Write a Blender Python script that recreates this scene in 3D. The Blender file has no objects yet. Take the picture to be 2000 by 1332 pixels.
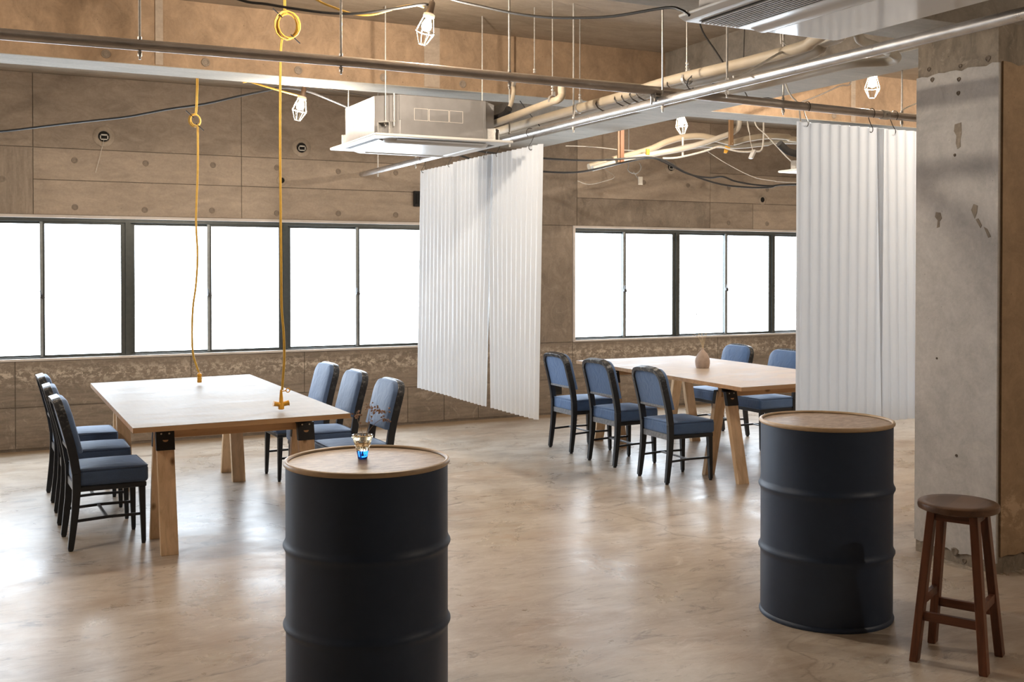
import bpy, bmesh, math, random
from mathutils import Vector, Matrix, Euler

# ------------------------------------------------------------------ camera, world, exposure
sc = bpy.context.scene
COL = sc.collection
R = math.radians
cam_d = bpy.data.cameras.new('camera')
cam = bpy.data.objects.new('camera', cam_d)
COL.objects.link(cam)
cam.location = (0, 0, 1.534)
cam.rotation_euler = (R(90 - 0.8), 0, R(-26.73))
cam_d.sensor_width = 36.0
cam_d.lens = 2095 / 2000 * 36.0
cam_d.shift_y = -(666 - 554.25) / 2000
cam_d.clip_start = 0.05
sc.camera = cam
sc.view_settings.view_transform = 'Standard'
sc.view_settings.look = 'None'
sc.view_settings.gamma = 1
sc.view_settings.use_curve_mapping = False
sc.view_settings.exposure = 0.20
world = bpy.data.worlds.new('world'); sc.world = world
world.use_nodes = True
world.node_tree.nodes['Background'].inputs[0].default_value = (0.86, 0.93, 1.0, 1)
world.node_tree.nodes['Background'].inputs[1].default_value = 1.0
WINDOW_STRENGTH = 9.5
BULB_WATTS = 92.0
BULB_COLOR = (1.0, 0.87, 0.72)

random.seed(7)

# ------------------------------------------------------------------ mesh helpers
class M:
    def __init__(s): s.v = []; s.f = []
    def add(s, vs, fs):
        b = len(s.v); s.v += [tuple(q) for q in vs]; s.f += [tuple(b + i for i in q) for q in fs]; return s
    def box(s, x0, x1, y0, y1, z0, z1):
        return s.hexa([(x0,y0,z0),(x1,y0,z0),(x1,y1,z0),(x0,y1,z0),(x0,y0,z1),(x1,y0,z1),(x1,y1,z1),(x0,y1,z1)])
    def hexa(s, p):
        return s.add(p, [(3,2,1,0),(4,5,6,7),(0,1,5,4),(1,2,6,5),(2,3,7,6),(3,0,4,7)])
    def prism(s, poly, axis, lo, hi):
        # poly: 2D outline; axis 0/1/2 is the extrusion direction
        def P(a, b, h): return {0: (h, a, b), 1: (a, h, b), 2: (a, b, h)}[axis]
        n = len(poly)
        vs = [P(a, b, lo) for a, b in poly] + [P(a, b, hi) for a, b in poly]
        fs = [tuple(range(n - 1, -1, -1)), tuple(range(n, 2 * n))]
        fs += [(i, (i + 1) % n, n + (i + 1) % n, n + i) for i in range(n)]
        return s.add(vs, fs)
    def lathe(s, prof, n=32, c=(0, 0, 0), cap0=True, cap1=True, a0=0.0):
        vs = []; fs = []; m = len(prof)
        for r, z in prof:
            for k in range(n):
                a = a0 + 2 * math.pi * k / n
                vs.append((c[0] + r * math.cos(a), c[1] + r * math.sin(a), c[2] + z))
        for j in range(m - 1):
            for k in range(n):
                k2 = (k + 1) % n
                fs.append((j*n+k, j*n+k2, (j+1)*n+k2, (j+1)*n+k))
        if cap0: fs.append(tuple(range(n - 1, -1, -1)))
        if cap1: fs.append(tuple((m-1)*n + k for k in range(n)))
        return s.add(vs, fs)
    def sweep(s, pts, a, b=None, ref=None, n=8, closed=False, cap=True):
        # round section (b None) of radius a (number or list), or a rectangle of half sizes a (along ref) and b
        P = [Vector(p) for p in pts]; m = len(P)
        T = []
        for i in range(m):
            if closed: d = P[(i + 1) % m] - P[i - 1]
            elif i == 0: d = P[1] - P[0]
            elif i == m - 1: d = P[-1] - P[-2]
            else: d = (P[i + 1] - P[i]).normalized() + (P[i] - P[i - 1]).normalized()
            T.append(d.normalized())
        if ref is None:
            r0 = Vector((0, 0, 1)) if abs(T[0].z) < 0.9 else Vector((1, 0, 0))
        else: r0 = Vector(ref)
        A = r0 - T[0] * r0.dot(T[0]); A.normalize()
        vs = []; k = n if b is None else 4
        for i in range(m):
            if ref is not None and b is not None: A = Vector(ref)
            A = A - T[i] * A.dot(T[i])
            if A.length < 1e-6: A = T[i].orthogonal()
            A.normalize(); B = T[i].cross(A)
            ai = a[i] if isinstance(a, (list, tuple)) else a
            if b is None:
                for q in range(n):
                    t = 2 * math.pi * q / n
                    vs.append(P[i] + A * (ai * math.cos(t)) + B * (ai * math.sin(t)))
            else:
                bi = b[i] if isinstance(b, (list, tuple)) else b
                for sa, sb in ((1, 1), (-1, 1), (-1, -1), (1, -1)): vs.append(P[i] + A * ai * sa + B * bi * sb)
        fs = []
        for i in range(m if closed else m - 1):
            j = (i + 1) % m
            for q in range(k):
                q2 = (q + 1) % k
                fs.append((i*k+q, i*k+q2, j*k+q2, j*k+q))
        if cap and not closed:
            fs.append(tuple(range(k - 1, -1, -1))); fs.append(tuple((m-1)*k + q for q in range(k)))
        return s.add(vs, fs)
    def rbox(s, c, h, r, n=6, dome=0.0):
        # box with rounded edges (half sizes h, radius r), top optionally domed
        vs = []; fs = []; idx = {}
        def pt(p):
            q = [p[i] * h[i] for i in range(3)]
            inn = [max(-(h[i] - r), min(h[i] - r, q[i])) for i in range(3)]
            d = Vector([q[i] - inn[i] for i in range(3)])
            if d.length > 1e-9: d = d.normalized() * r
            o = [inn[i] + d[i] for i in range(3)]
            if dome and o[2] > 0: o[2] += dome * (1 - (o[0]/h[0])**2) * (1 - (o[1]/h[1])**2) * (o[2] / h[2])
            return (c[0] + o[0], c[1] + o[1], c[2] + o[2])
        def lin(ax):
            e = r / h[ax]; L = [-1, -1 + e * .3, -1 + e * .65, -1 + e]
            L += [-(1-e) + 2 * (1 - e) * i / n for i in range(1, n)]
            return L + [1 - e, 1 - e * .65, 1 - e * .3, 1]
        L = [lin(i) for i in range(3)]
        def vid(key, p):
            if key not in idx: idx[key] = len(vs); vs.append(pt(p))
            return idx[key]
        for ax in range(3):
            u, w = (ax + 1) % 3, (ax + 2) % 3
            for side in (0, len(L[ax]) - 1):
                for i in range(len(L[u]) - 1):
                    for j in range(len(L[w]) - 1):
                        q = []
                        for di, dj in ((0, 0), (1, 0), (1, 1), (0, 1)):
                            k = [0, 0, 0]; k[ax] = side; k[u] = i + di; k[w] = j + dj
                            q.append(vid(tuple(k), [L[t][k[t]] for t in range(3)]))
                        fs.append(tuple(q) if side else tuple(reversed(q)))
        return s.add(vs, fs)
    def shift(s, d): s.v = [(x + d[0], y + d[1], z + d[2]) for x, y, z in s.v]; return s

def smooth_path(pts, k=5):
    P = [Vector(p) for p in pts]; o = []
    for i in range(len(P) - 1):
        p0 = P[max(0, i - 1)]; p1 = P[i]; p2 = P[i + 1]; p3 = P[min(len(P) - 1, i + 2)]
        for j in range(k):
            t = j / k
            o.append(0.5 * ((2*p1) + (p2 - p0)*t + (2*p0 - 5*p1 + 4*p2 - p3)*t*t + (3*p1 - p0 - 3*p2 + p3)*t**3))
    o.append(P[-1]); return o

def obj(name, m, mat, parent=None, smooth=False, bevel=0.0, world=False, segs=2):
    if world and parent is not None: m.shift([-q for q in parent.location])
    me = bpy.data.meshes.new(name)
    me.from_pydata(m.v, [], m.f); me.update()
    bm = bmesh.new(); bm.from_mesh(me)
    bmesh.ops.recalc_face_normals(bm, faces=bm.faces); bm.to_mesh(me); bm.free()
    me.materials.append(mat)
    if smooth: me.shade_smooth(); me.set_sharp_from_angle(angle=R(42))
    o = bpy.data.objects.new(name, me); COL.objects.link(o)
    if parent is not None: o.parent = parent
    if bevel:
        b = o.modifiers.new('edge', 'BEVEL'); b.width = bevel; b.segments = segs; b.limit_method = 'ANGLE'
        b.harden_normals = False
    return o
def tag(o, label, cat, group=None):
    o['label'] = label; o['category'] = cat
    if group: o['group'] = group
    return o
def thing(name, label, cat, loc=(0, 0, 0), rz=0.0, group=None):
    o = bpy.data.objects.new(name, None); COL.objects.link(o)
    o.empty_display_size = 0.1
    o.location = loc; o.rotation_euler = (0, 0, rz)
    return tag(o, label, cat, group)
def struct(name, m, mat, **k):
    o = obj(name, m, mat, **k)
    if k.get('parent') is None: o['kind'] = 'structure'
    return o
def kids(o): return [c for c in bpy.data.objects if c.parent == o]
def dup(root, loc, rz, label, group=None):
    allo = list(bpy.data.objects)
    def rec(o, par):
        c = o.copy(); COL.objects.link(c)
        if par is not None: c.parent = par
        for ch in allo:
            if ch.parent == o: rec(ch, c)
        return c
    r = rec(root, None); r.location = loc; r.rotation_euler = (root.rotation_euler.x, root.rotation_euler.y, rz)
    r['label'] = label
    if group: r['group'] = group
    return r

# ------------------------------------------------------------------ materials
def new_mat(name):
    m = bpy.data.materials.new(name); m.use_nodes = True
    nt = m.node_tree; return m, nt, nt.nodes['Principled BSDF']
def N(nt, t, **k):
    n = nt.nodes.new(t)
    for a, b in k.items(): setattr(n, a, b)
    return n
def coords(nt, scale=(1, 1, 1), rot=(0, 0, 0)):
    g = N(nt, 'ShaderNodeTexCoord'); mp = N(nt, 'ShaderNodeMapping')
    nt.links.new(g.outputs['Object'], mp.inputs[0])
    mp.inputs['Scale'].default_value = scale; mp.inputs['Rotation'].default_value = rot
    return mp.outputs[0]
def noise(nt, vec, scale, detail=4, rough=0.55, dist=0.0):
    n = N(nt, 'ShaderNodeTexNoise'); n.inputs['Scale'].default_value = scale; n.inputs['Detail'].default_value = detail
    n.inputs['Roughness'].default_value = rough; n.inputs['Distortion'].default_value = dist
    nt.links.new(vec, n.inputs['Vector']); return n.outputs['Fac']
def ramp(nt, fac, stops):
    n = N(nt, 'ShaderNodeValToRGB'); e = n.color_ramp.elements
    while len(e) < len(stops): e.new(0.5)
    for i, (p, c) in enumerate(stops):
        e[i].position = p; e[i].color = (c, c, c, 1) if isinstance(c, (int, float)) else (*c, 1)
    nt.links.new(fac, n.inputs[0]); return n.outputs[0]
def mix(nt, fac, a, b, mode='MIX'):
    n = N(nt, 'ShaderNodeMix', data_type='RGBA', blend_type=mode)
    for s, v in ((n.inputs[0], fac), (n.inputs[6], a), (n.inputs[7], b)):
        if hasattr(v, 'is_output'): nt.links.new(v, s)
        else: s.default_value = v if isinstance(v, (int, float)) else (*v, 1)
    return n.outputs[2]
def bump(nt, p, h, strength, dist=0.01):
    b = N(nt, 'ShaderNodeBump'); b.inputs['Strength'].default_value = strength; b.inputs['Distance'].default_value = dist
    nt.links.new(h, b.inputs['Height']); nt.links.new(b.outputs[0], p.inputs['Normal'])
def sh(c, f): return tuple(min(1, q * f) for q in c)

def plain(name, col, rough=0.5, metal=0.0, var=0.12, scale=30, spec=0.5):
    m, nt, p = new_mat(name)
    f = noise(nt, coords(nt), scale, 3)
    nt.links.new(ramp(nt, f, [(0.3, sh(col, 1 - var)), (0.7, sh(col, 1 + var))]), p.inputs['Base Color'])
    p.inputs['Roughness'].default_value = rough; p.inputs['Metallic'].default_value = metal
    p.inputs['Specular IOR Level'].default_value = spec
    return m

def concrete(name, col, contrast=0.22, streak=(1, 1, 1), pale=0.12, rough=0.75, pale_col=(0.62, 0.53, 0.43), bumpy=0.35, band=None):
    m, nt, p = new_mat(name)
    v = coords(nt)
    big = noise(nt, v, 0.9, 5, 0.6, 0.4)
    st = noise(nt, coords(nt, streak), 3.0, 6, 0.65)
    fine = noise(nt, v, 55, 3, 0.6)
    a = ramp(nt, big, [(0.36, sh(col, 1 - contrast * 1.2)), (0.64, sh(col, 1 + contrast))])
    b = ramp(nt, st, [(0.36, sh(col, 1 - contrast * 1.3)), (0.64, sh(col, 1 + contrast * 1.1))])
    c = mix(nt, 0.5, a, b)
    mid = noise(nt, coords(nt, tuple(0.5 + 0.5 * q for q in streak)), 5.5, 9, 0.72, 0.9)
    c = mix(nt, 0.42, c, ramp(nt, mid, [(0.36, sh(col, 1 - contrast * 1.9)), (0.52, col), (0.66, sh(col, 1 + contrast * 1.5))]))
    c = mix(nt, 0.16, c, ramp(nt, fine, [(0.35, 0.5), (0.65, 1.0)]), 'MULTIPLY')
    flake = ramp(nt, noise(nt, v, 7, 8, 0.75, 1.2), [(0.55, 0.0), (0.66, 1.0)])
    fm = N(nt, 'ShaderNodeMath', operation='MULTIPLY'); nt.links.new(flake, fm.inputs[0]); fm.inputs[1].default_value = pale
    if band:   # efflorescence band at a height range
        sp = N(nt, 'ShaderNodeSeparateXYZ'); nt.links.new(coords(nt), sp.inputs[0])
        rb = ramp(nt, sp.outputs['Z'], [(band[0], 0.0), (band[1], 1.0), (band[2], 0.0)])
        f2 = ramp(nt, noise(nt, coords(nt, (1, 1, 1.4)), 15, 9, 0.78, 0.15), [(0.49, 0.0), (0.56, 1.0)])
        mm = N(nt, 'ShaderNodeMath', operation='MULTIPLY'); nt.links.new(rb, mm.inputs[0]); nt.links.new(f2, mm.inputs[1])
        mm2 = N(nt, 'ShaderNodeMath', operation='MULTIPLY'); nt.links.new(mm.outputs[0], mm2.inputs[0]); mm2.inputs[1].default_value = 0.85
        ad = N(nt, 'ShaderNodeMath', operation='ADD', use_clamp=True); nt.links.new(fm.outputs[0], ad.inputs[0]); nt.links.new(mm2.outputs[0], ad.inputs[1])
        fm = ad
    c = mix(nt, fm.outputs[0], c, pale_col)
    pits = ramp(nt, noise(nt, v, 70, 2, 0.5), [(0.22, 0.55), (0.28, 1.0)])
    c = mix(nt, 1.0, c, pits, 'MULTIPLY')
    nt.links.new(c, p.inputs['Base Color'])
    p.inputs['Roughness'].default_value = rough; p.inputs['Specular IOR Level'].default_value = 0.3
    h = mix(nt, 0.5, st, fine)
    bump(nt, p, h, bumpy, 0.004)
    return m

CB = (0.385, 0.312, 0.245)
CQ = (0.27, 0.235, 0.195)
m_conc = concrete('concrete_formed', CB, 0.2, (1.0, 1.0, 3.0))
m_conc_l = concrete('concrete_formed_pale', sh(CB, 1.18), 0.14, (1.0, 1.0, 4.0), 0.1)
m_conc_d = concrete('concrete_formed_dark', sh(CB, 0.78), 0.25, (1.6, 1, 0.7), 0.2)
m_conc_v = concrete('concrete_rough_vertical', sh(CB, 0.92), 0.25, (9, 9, 0.5), 0.15)
m_conc_low = concrete('concrete_board_marked', sh(CB, 0.70), 0.25, (0.5, 1, 9.0), 0.3, band=(0.50, 0.64, 0.745))  # darkened for the backlit shade under the windows; board marks and flakes are real
m_beam = concrete('concrete_beam_face', (0.40, 0.275, 0.175), 0.24, (2.0, 2.0, 1.2), 0.08)
m_beam_grey = concrete('concrete_beam_grey', CQ, 0.25, (1, 1, 1.5), 0.08)
m_soffit = concrete('concrete_soffit', (0.44, 0.42, 0.375), 0.14, (0.5, 3.0, 1.0), 0.05)  # paler grey than the beam faces, cool window light painted into the undersides
m_ceil = concrete('concrete_ceiling', (0.36, 0.295, 0.225), 0.2, (0.6, 3.0, 1), 0.06)
m_core = concrete('concrete_joint', sh(CB, 0.5), 0.2)
m_plaster = concrete('grey_mortar_render', (0.50, 0.475, 0.45), 0.16, (1.2, 1.2, 1.2), 0.35, 0.6, (0.60, 0.56, 0.50))
m_plaster_b = concrete('lamplit_mortar_render', (0.40, 0.28, 0.175), 0.18, (1.2, 1.2, 1.2), 0.12, 0.65, (0.60, 0.44, 0.29), band=(0.10, 0.34, 0.47))  # same mortar coat, warm lamp light browned into the front-face colour
m_colcore = concrete('column_bare_concrete', (0.27, 0.225, 0.175), 0.3, (3, 3, 0.8), 0.35)

def floor_mat():
    m, nt, p = new_mat('polished_concrete')
    v = coords(nt)
    base = ramp(nt, noise(nt, v, 0.9, 9, 0.66, 1.0), [(0.36, (0.325, 0.25, 0.185)), (0.5, (0.46, 0.39, 0.315)), (0.64, (0.60, 0.535, 0.46))])
    st = noise(nt, coords(nt, (0.9, 3.2, 1), (0, 0, R(7))), 2.2, 12, 0.78, 0.9)
    c = mix(nt, 0.45, base, ramp(nt, st, [(0.36, (0.28, 0.20, 0.14)), (0.5, (0.465, 0.395, 0.32)), (0.66, (0.62, 0.56, 0.49))]))
    rust = ramp(nt, noise(nt, coords(nt, (0.8, 1.2, 1)), 1.7, 9, 0.72, 1.0), [(0.53, 0.0), (0.66, 0.45)])
    c = mix(nt, rust, c, (0.40, 0.27, 0.175))
    worn = ramp(nt, noise(nt, coords(nt, (1, 1.5, 1)), 3.5, 10, 0.76, 0.8), [(0.54, 0.0), (0.68, 0.55)])
    c = mix(nt, worn, c, (0.66, 0.60, 0.53))
    grime = ramp(nt, noise(nt, coords(nt, (1, 2.2, 1), (0, 0, R(9))), 3.0, 11, 0.78, 1.5), [(0.36, 0.65), (0.45, 0.0)])
    c = mix(nt, grime, c, (0.15, 0.11, 0.08))
    # hairline cracks
    vo = N(nt, 'ShaderNodeTexVoronoi', feature='DISTANCE_TO_EDGE'); vo.inputs['Scale'].default_value = 0.42
    wob = N(nt, 'ShaderNodeTexNoise'); wob.inputs['Scale'].default_value = 1.6; wob.inputs['Detail'].default_value = 5
    nt.links.new(v, wob.inputs['Vector'])
    addv = N(nt, 'ShaderNodeVectorMath', operation='ADD'); nt.links.new(v, addv.inputs[0]); nt.links.new(wob.outputs['Color'], addv.inputs[1])
    nt.links.new(addv.outputs[0], vo.inputs['Vector'])
    crack = ramp(nt, vo.outputs['Distance'], [(0.0, 0.45), (0.006, 0.0)])
    c = mix(nt, crack, c, (0.18, 0.13, 0.09))
    speck = ramp(nt, noise(nt, v, 90, 2, 0.5), [(0.26, 0.7), (0.31, 1.0)])
    c = mix(nt, 0.6, c, speck, 'MULTIPLY')
    # unpolished edge along the window wall
    sp = N(nt, 'ShaderNodeSeparateXYZ'); nt.links.new(v, sp.inputs[0])
    en = N(nt, 'ShaderNodeMath', operation='MULTIPLY_ADD'); nt.links.new(noise(nt, v, 3, 5), en.inputs[0]); en.inputs[1].default_value = 0.25
    nt.links.new(sp.outputs['Y'], en.inputs[2])
    sub = N(nt, 'ShaderNodeMath', operation='SUBTRACT'); nt.links.new(en.outputs[0], sub.inputs[0]); sub.inputs[1].default_value = 9.5
    edge = ramp(nt, sub.outputs[0], [(0.22, 0.0), (0.34, 1.0)])
    c = mix(nt, edge, c, (0.33, 0.235, 0.15))
    nt.links.new(c, p.inputs['Base Color'])
    r = ramp(nt, noise(nt, v, 1.5, 8, 0.7, 0.6), [(0.36, 0.25), (0.64, 0.40)])
    r = mix(nt, edge, r, (0.85, 0.85, 0.85))
    nt.links.new(r, p.inputs['Roughness'])
    p.inputs['Specular IOR Level'].default_value = 0.46
    bump(nt, p, mix(nt, 0.4, st, noise(nt, v, 40, 4)), 0.08, 0.004)
    return m
m_floor = floor_mat()

def wood(name, col, dark, axis=0, scale=1.0, rough=0.5, knots=False, grain=28, spec=0.4):
    m, nt, p = new_mat(name)
    s = [grain, grain, grain]; s[axis] = 1.4
    v = coords(nt, tuple(q * scale for q in s))
    g = noise(nt, v, 1.0, 6, 0.6, 0.6)
    c = ramp(nt, g, [(0.38, dark), (0.53, col), (0.66, sh(col, 1.15))])
    b = noise(nt, coords(nt), 2.5, 3)
    c = mix(nt, 0.35, c, ramp(nt, b, [(0.35, dark), (0.65, col)]))
    if knots:
        vo = N(nt, 'ShaderNodeTexVoronoi', feature='F1'); vo.inputs['Scale'].default_value = 1.0
        ks = [7, 7, 7]; ks[axis] = 4.2
        nt.links.new(coords(nt, tuple(ks)), vo.inputs['Vector'])
        k = ramp(nt, vo.outputs['Distance'], [(0.07, 0.9), (0.14, 0.0)])
        c = mix(nt, k, c, (0.17, 0.085, 0.035))
    nt.links.new(c, p.inputs['Base Color']); p.inputs['Roughness'].default_value = rough
    p.inputs['Specular IOR Level'].default_value = spec
    bump(nt, p, g, 0.12, 0.002)
    return m
m_pine_z = wood('pine_leg', (0.72, 0.52, 0.33), (0.56, 0.38, 0.22), 2, 1, 0.55, True)
m_pine_x = wood('pine_beam', (0.62, 0.40, 0.22), (0.48, 0.29, 0.15), 0, 1, 0.55, True)
m_lath = wood('timber_strap', (0.24, 0.105, 0.045), (0.17, 0.075, 0.03), 2)
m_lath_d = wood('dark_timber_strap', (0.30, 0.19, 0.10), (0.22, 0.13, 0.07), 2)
m_stool = wood('dark_stool_wood', (0.21, 0.078, 0.038), (0.09, 0.034, 0.018), 2, 1, 0.42)
m_stool_x = wood('dark_stool_rail_wood', (0.19, 0.072, 0.037), (0.09, 0.034, 0.018), 0, 1, 0.42)
m_stool_seat = wood('stool_seat_wood', (0.19, 0.105, 0.062), (0.095, 0.052, 0.033), 1, 1, 0.36, grain=14)

def ply(name, col, pale, rough):
    m, nt, p = new_mat(name)
    v = coords(nt)
    g = noise(nt, coords(nt, (1.1, 4, 1)), 2.0, 8, 0.66, 1.2)
    f = noise(nt, coords(nt, (60, 5, 1)), 1.0, 4, 0.6)
    c = ramp(nt, g, [(0.36, sh(col, 0.72)), (0.5, col), (0.64, pale)])
    c = mix(nt, 0.22, c, ramp(nt, f, [(0.3, sh(col, 0.75)), (0.7, pale)]))
    nt.links.new(c, p.inputs['Base Color'])
    nt.links.new(ramp(nt, g, [(0.3, rough - 0.06), (0.7, rough + 0.1)]), p.inputs['Roughness'])
    p.inputs['Specular IOR Level'].default_value = 0.3
    return m
m_ply1 = ply('worn_plywood_top', (0.30, 0.275, 0.25), (0.39, 0.37, 0.35), 0.5)
m_ply2 = ply('plywood_top', (0.37, 0.275, 0.20), (0.46, 0.37, 0.29), 0.52)
m_ply_edge = wood('plywood_edge', (0.50, 0.30, 0.15), (0.38, 0.21, 0.10), 0, 1, 0.6)
m_ply_edge_pale = wood('plywood_edge_pale', (0.68, 0.56, 0.43), (0.56, 0.44, 0.32), 1, 1, 0.6)

def drum_mat():
    m, nt, p = new_mat('drum_paint')
    v = coords(nt)
    c = ramp(nt, noise(nt, v, 6, 5), [(0.3, (0.016, 0.034, 0.076)), (0.7, (0.021, 0.044, 0.094))])
    sc_ = ramp(nt, noise(nt, coords(nt, (1, 1, 2.2)), 4.0, 9, 0.8, 2.0), [(0.70, 0.0), (0.80, 0.35)])
    c = mix(nt, sc_, c, (0.11, 0.10, 0.09))
    nt.links.new(c, p.inputs['Base Color']); p.inputs['Roughness'].default_value = 0.50
    p.inputs['Specular IOR Level'].default_value = 0.6
    return m
m_drum = drum_mat()
m_rim = plain('drum_rim', (0.56, 0.41, 0.26), 0.42, 0.0, 0.08)
def lid_mat():
    m, nt, p = new_mat('drum_top_board')
    v = coords(nt)
    c = ramp(nt, noise(nt, coords(nt, (9, 24, 1)), 2.0, 6, 0.7, 0.5), [(0.36, (0.27, 0.17, 0.10)), (0.5, (0.42, 0.30, 0.20)), (0.64, (0.54, 0.42, 0.31))])
    pit = ramp(nt, noise(nt, coords(nt, (1, 2.2, 1)), 60, 3, 0.6, 0.4), [(0.29, 0.28), (0.38, 1.0)])
    c = mix(nt, 0.9, c, pit, 'MULTIPLY')
    nt.links.new(c, p.inputs['Base Color']); p.inputs['Roughness'].default_value = 0.42
    bump(nt, p, noise(nt, v, 60, 4), 0.15, 0.002)
    return m
m_lid = lid_mat()

def fabric(name, col):
    m, nt, p = new_mat(name)
    v = coords(nt)
    f = noise(nt, v, 8, 4); w = noise(nt, v, 320, 2)
    c = ramp(nt, f, [(0.3, sh(col, 0.85)), (0.7, sh(col, 1.18))])
    c = mix(nt, 0.3, c, ramp(nt, w, [(0.3, sh(col, 0.6)), (0.7, sh(col, 1.3))]))
    nt.links.new(c, p.inputs['Base Color']); p.inputs['Roughness'].default_value = 0.62
    p.inputs['Specular IOR Level'].default_value = 0.38
    p.inputs['Sheen Weight'].default_value = 0.7; p.inputs['Sheen Tint'].default_value = (0.6, 0.75, 1, 1)
    wr = noise(nt, coords(nt, (1, 3, 2)), 7, 3, 0.5, 0.8)
    bump(nt, p, wr, 0.35, 0.012)
    return m
m_fab = fabric('navy_fabric', (0.050, 0.088, 0.175))
m_fab2 = fabric('navy_denim', (0.050, 0.105, 0.23))
def steel_paint(name, wear):
    m, nt, p = new_mat(name)
    v = coords(nt)
    c = ramp(nt, noise(nt, v, 9, 4), [(0.3, (0.010, 0.011, 0.014)), (0.7, (0.016, 0.018, 0.022))])
    sp = N(nt, 'ShaderNodeSeparateXYZ'); nt.links.new(v, sp.inputs[0])
    hi = ramp(nt, sp.outputs['Z'], [(0.62, 0.0), (0.82, 1.0)])
    n = ramp(nt, noise(nt, v, 42, 8, 0.75, 0.6), [(0.52, 0.0), (0.64, 1.0)])
    mm = N(nt, 'ShaderNodeMath', operation='MULTIPLY'); nt.links.new(hi, mm.inputs[0]); nt.links.new(n, mm.inputs[1])
    m2 = N(nt, 'ShaderNodeMath', operation='MULTIPLY'); nt.links.new(mm.outputs[0], m2.inputs[0]); m2.inputs[1].default_value = wear
    c = mix(nt, m2.outputs[0], c, (0.36, 0.34, 0.31))
    nt.links.new(c, p.inputs['Base Color']); p.inputs['Roughness'].default_value = 0.36
    return m
m_chair = steel_paint('worn_black_enamel', 0.7)
m_chair_leg = plain('black_enamel', (0.012, 0.014, 0.018), 0.38, 0, 0.2)
m_rail = plain('worn_grey_enamel', (0.20, 0.205, 0.22), 0.4, 0.1, 0.3, 60)
m_blackmetal = plain('black_bracket_steel', (0.02, 0.02, 0.021), 0.42, 0.2, 0.2)
m_rubber = plain('black_rubber', (0.015, 0.015, 0.015), 0.6)
m_cable = plain('black_cable_sheath', (0.016, 0.015, 0.015), 0.5)
m_wire = plain('dark_wire', (0.05, 0.042, 0.035), 0.5)
m_hook = plain('hook_wire', (0.09, 0.075, 0.06), 0.4, 0.5)
m_zinc = plain('zinc_rod', (0.46, 0.445, 0.42), 0.38, 0.5, 0.15, 90)
m_screw = plain('screw_zinc', (0.62, 0.58, 0.5), 0.35, 0.8)
def pipe_mat(name, col, rough, metal):
    m, nt, p = new_mat(name)
    v = coords(nt)
    c = ramp(nt, noise(nt, coords(nt, (1.5, 1.5, 4)), 5, 7, 0.7), [(0.3, sh(col, 0.78)), (0.7, sh(col, 1.12))])
    nt.links.new(c, p.inputs['Base Color'])
    nt.links.new(ramp(nt, noise(nt, v, 14, 5), [(0.3, rough - 0.08), (0.7, rough + 0.1)]), p.inputs['Roughness'])
    p.inputs['Metallic'].default_value = metal
    return m
m_pipe_a = pipe_mat('galvanised_pipe_dull', (0.48, 0.44, 0.41), 0.36, 0.75)
m_pipe_b = pipe_mat('galvanised_pipe', (0.62, 0.61, 0.60), 0.34, 0.85)
m_lag = plain('cream_pipe_lagging', (0.50, 0.42, 0.31), 0.55, 0, 0.08, 8)
m_lag_w = plain('white_pipe_lagging', (0.56, 0.52, 0.45), 0.5, 0, 0.06, 8)
m_white_wire = plain('white_cable', (0.66, 0.62, 0.55), 0.5)
m_foam = plain('black_foam_sleeve', (0.018, 0.016, 0.015), 0.85)
m_yellow = plain('yellow_cord', (0.60, 0.37, 0.065), 0.45, 0, 0.1)
m_socket = plain('orange_socket_plastic', (0.66, 0.33, 0.03), 0.4, 0, 0.1)
m_ac_body = plain('ac_galvanised_case', (0.255, 0.245, 0.24), 0.40, 0.35, 0.07, 12)
m_ac_white = plain('ac_white_plastic', (0.60, 0.59, 0.565), 0.28, 0, 0.02, 6)
m_ac_gloss = plain('ac_gloss_panel', (0.66, 0.645, 0.62), 0.10, 0, 0.02, 6, 0.6)
m_ac_dark = plain('ac_slot_dark', (0.045, 0.04, 0.035), 0.6)
m_ac_slat = plain('ac_grille_slat', (0.50, 0.465, 0.42), 0.4)
m_ac_line = plain('ac_punched_seam', (0.66, 0.60, 0.54), 0.4, 0.2)
m_frame = plain('dark_anodised_aluminium', (0.085, 0.092, 0.088), 0.34, 0.4, 0.1)
m_trim = plain('pale_window_surround', (0.66, 0.60, 0.55), 0.45, 0, 0.06, 10)
m_stile = plain('lit_stile_face', (0.34, 0.36, 0.36), 0.4, 0.3)  # grey of the centre stile's lit side, painted as a colour
m_latch = plain('latch_metal', (0.10, 0.10, 0.10), 0.4, 0.6)
m_hole = plain('dark_hole', (0.012, 0.011, 0.010), 0.9)
m_ring = concrete('hole_mortar_ring', (0.45, 0.37, 0.29), 0.2)
m_tie = concrete('tie_plug', sh(CB, 0.86), 0.3)
m_grey_plastic = plain('grey_plastic', (0.30, 0.29, 0.27), 0.5)

def sheet_mat():
    m, nt, p = new_mat('milky_corrugated_plastic')
    out = nt.nodes['Material Output']
    p.inputs['Base Color'].default_value = (0.86, 0.88, 0.90, 1); p.inputs['Roughness'].default_value = 0.24
    p.inputs['Specular IOR Level'].default_value = 0.5
    f = noise(nt, coords(nt, (1, 1, 0.4)), 6, 4)
    nt.links.new(ramp(nt, f, [(0.3, (0.70, 0.735, 0.775)), (0.7, (0.75, 0.78, 0.815))]), p.inputs['Base Color'])
    t = N(nt, 'ShaderNodeBsdfTranslucent'); t.inputs[0].default_value = (0.82, 0.85, 0.89, 1)
    ms = N(nt, 'ShaderNodeMixShader'); ms.inputs[0].default_value = 0.42
    nt.links.new(p.outputs[0], ms.inputs[1]); nt.links.new(t.outputs[0], ms.inputs[2])
    nt.links.new(ms.outputs[0], out.inputs[0])
    return m
m_sheet = sheet_mat()

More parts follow.
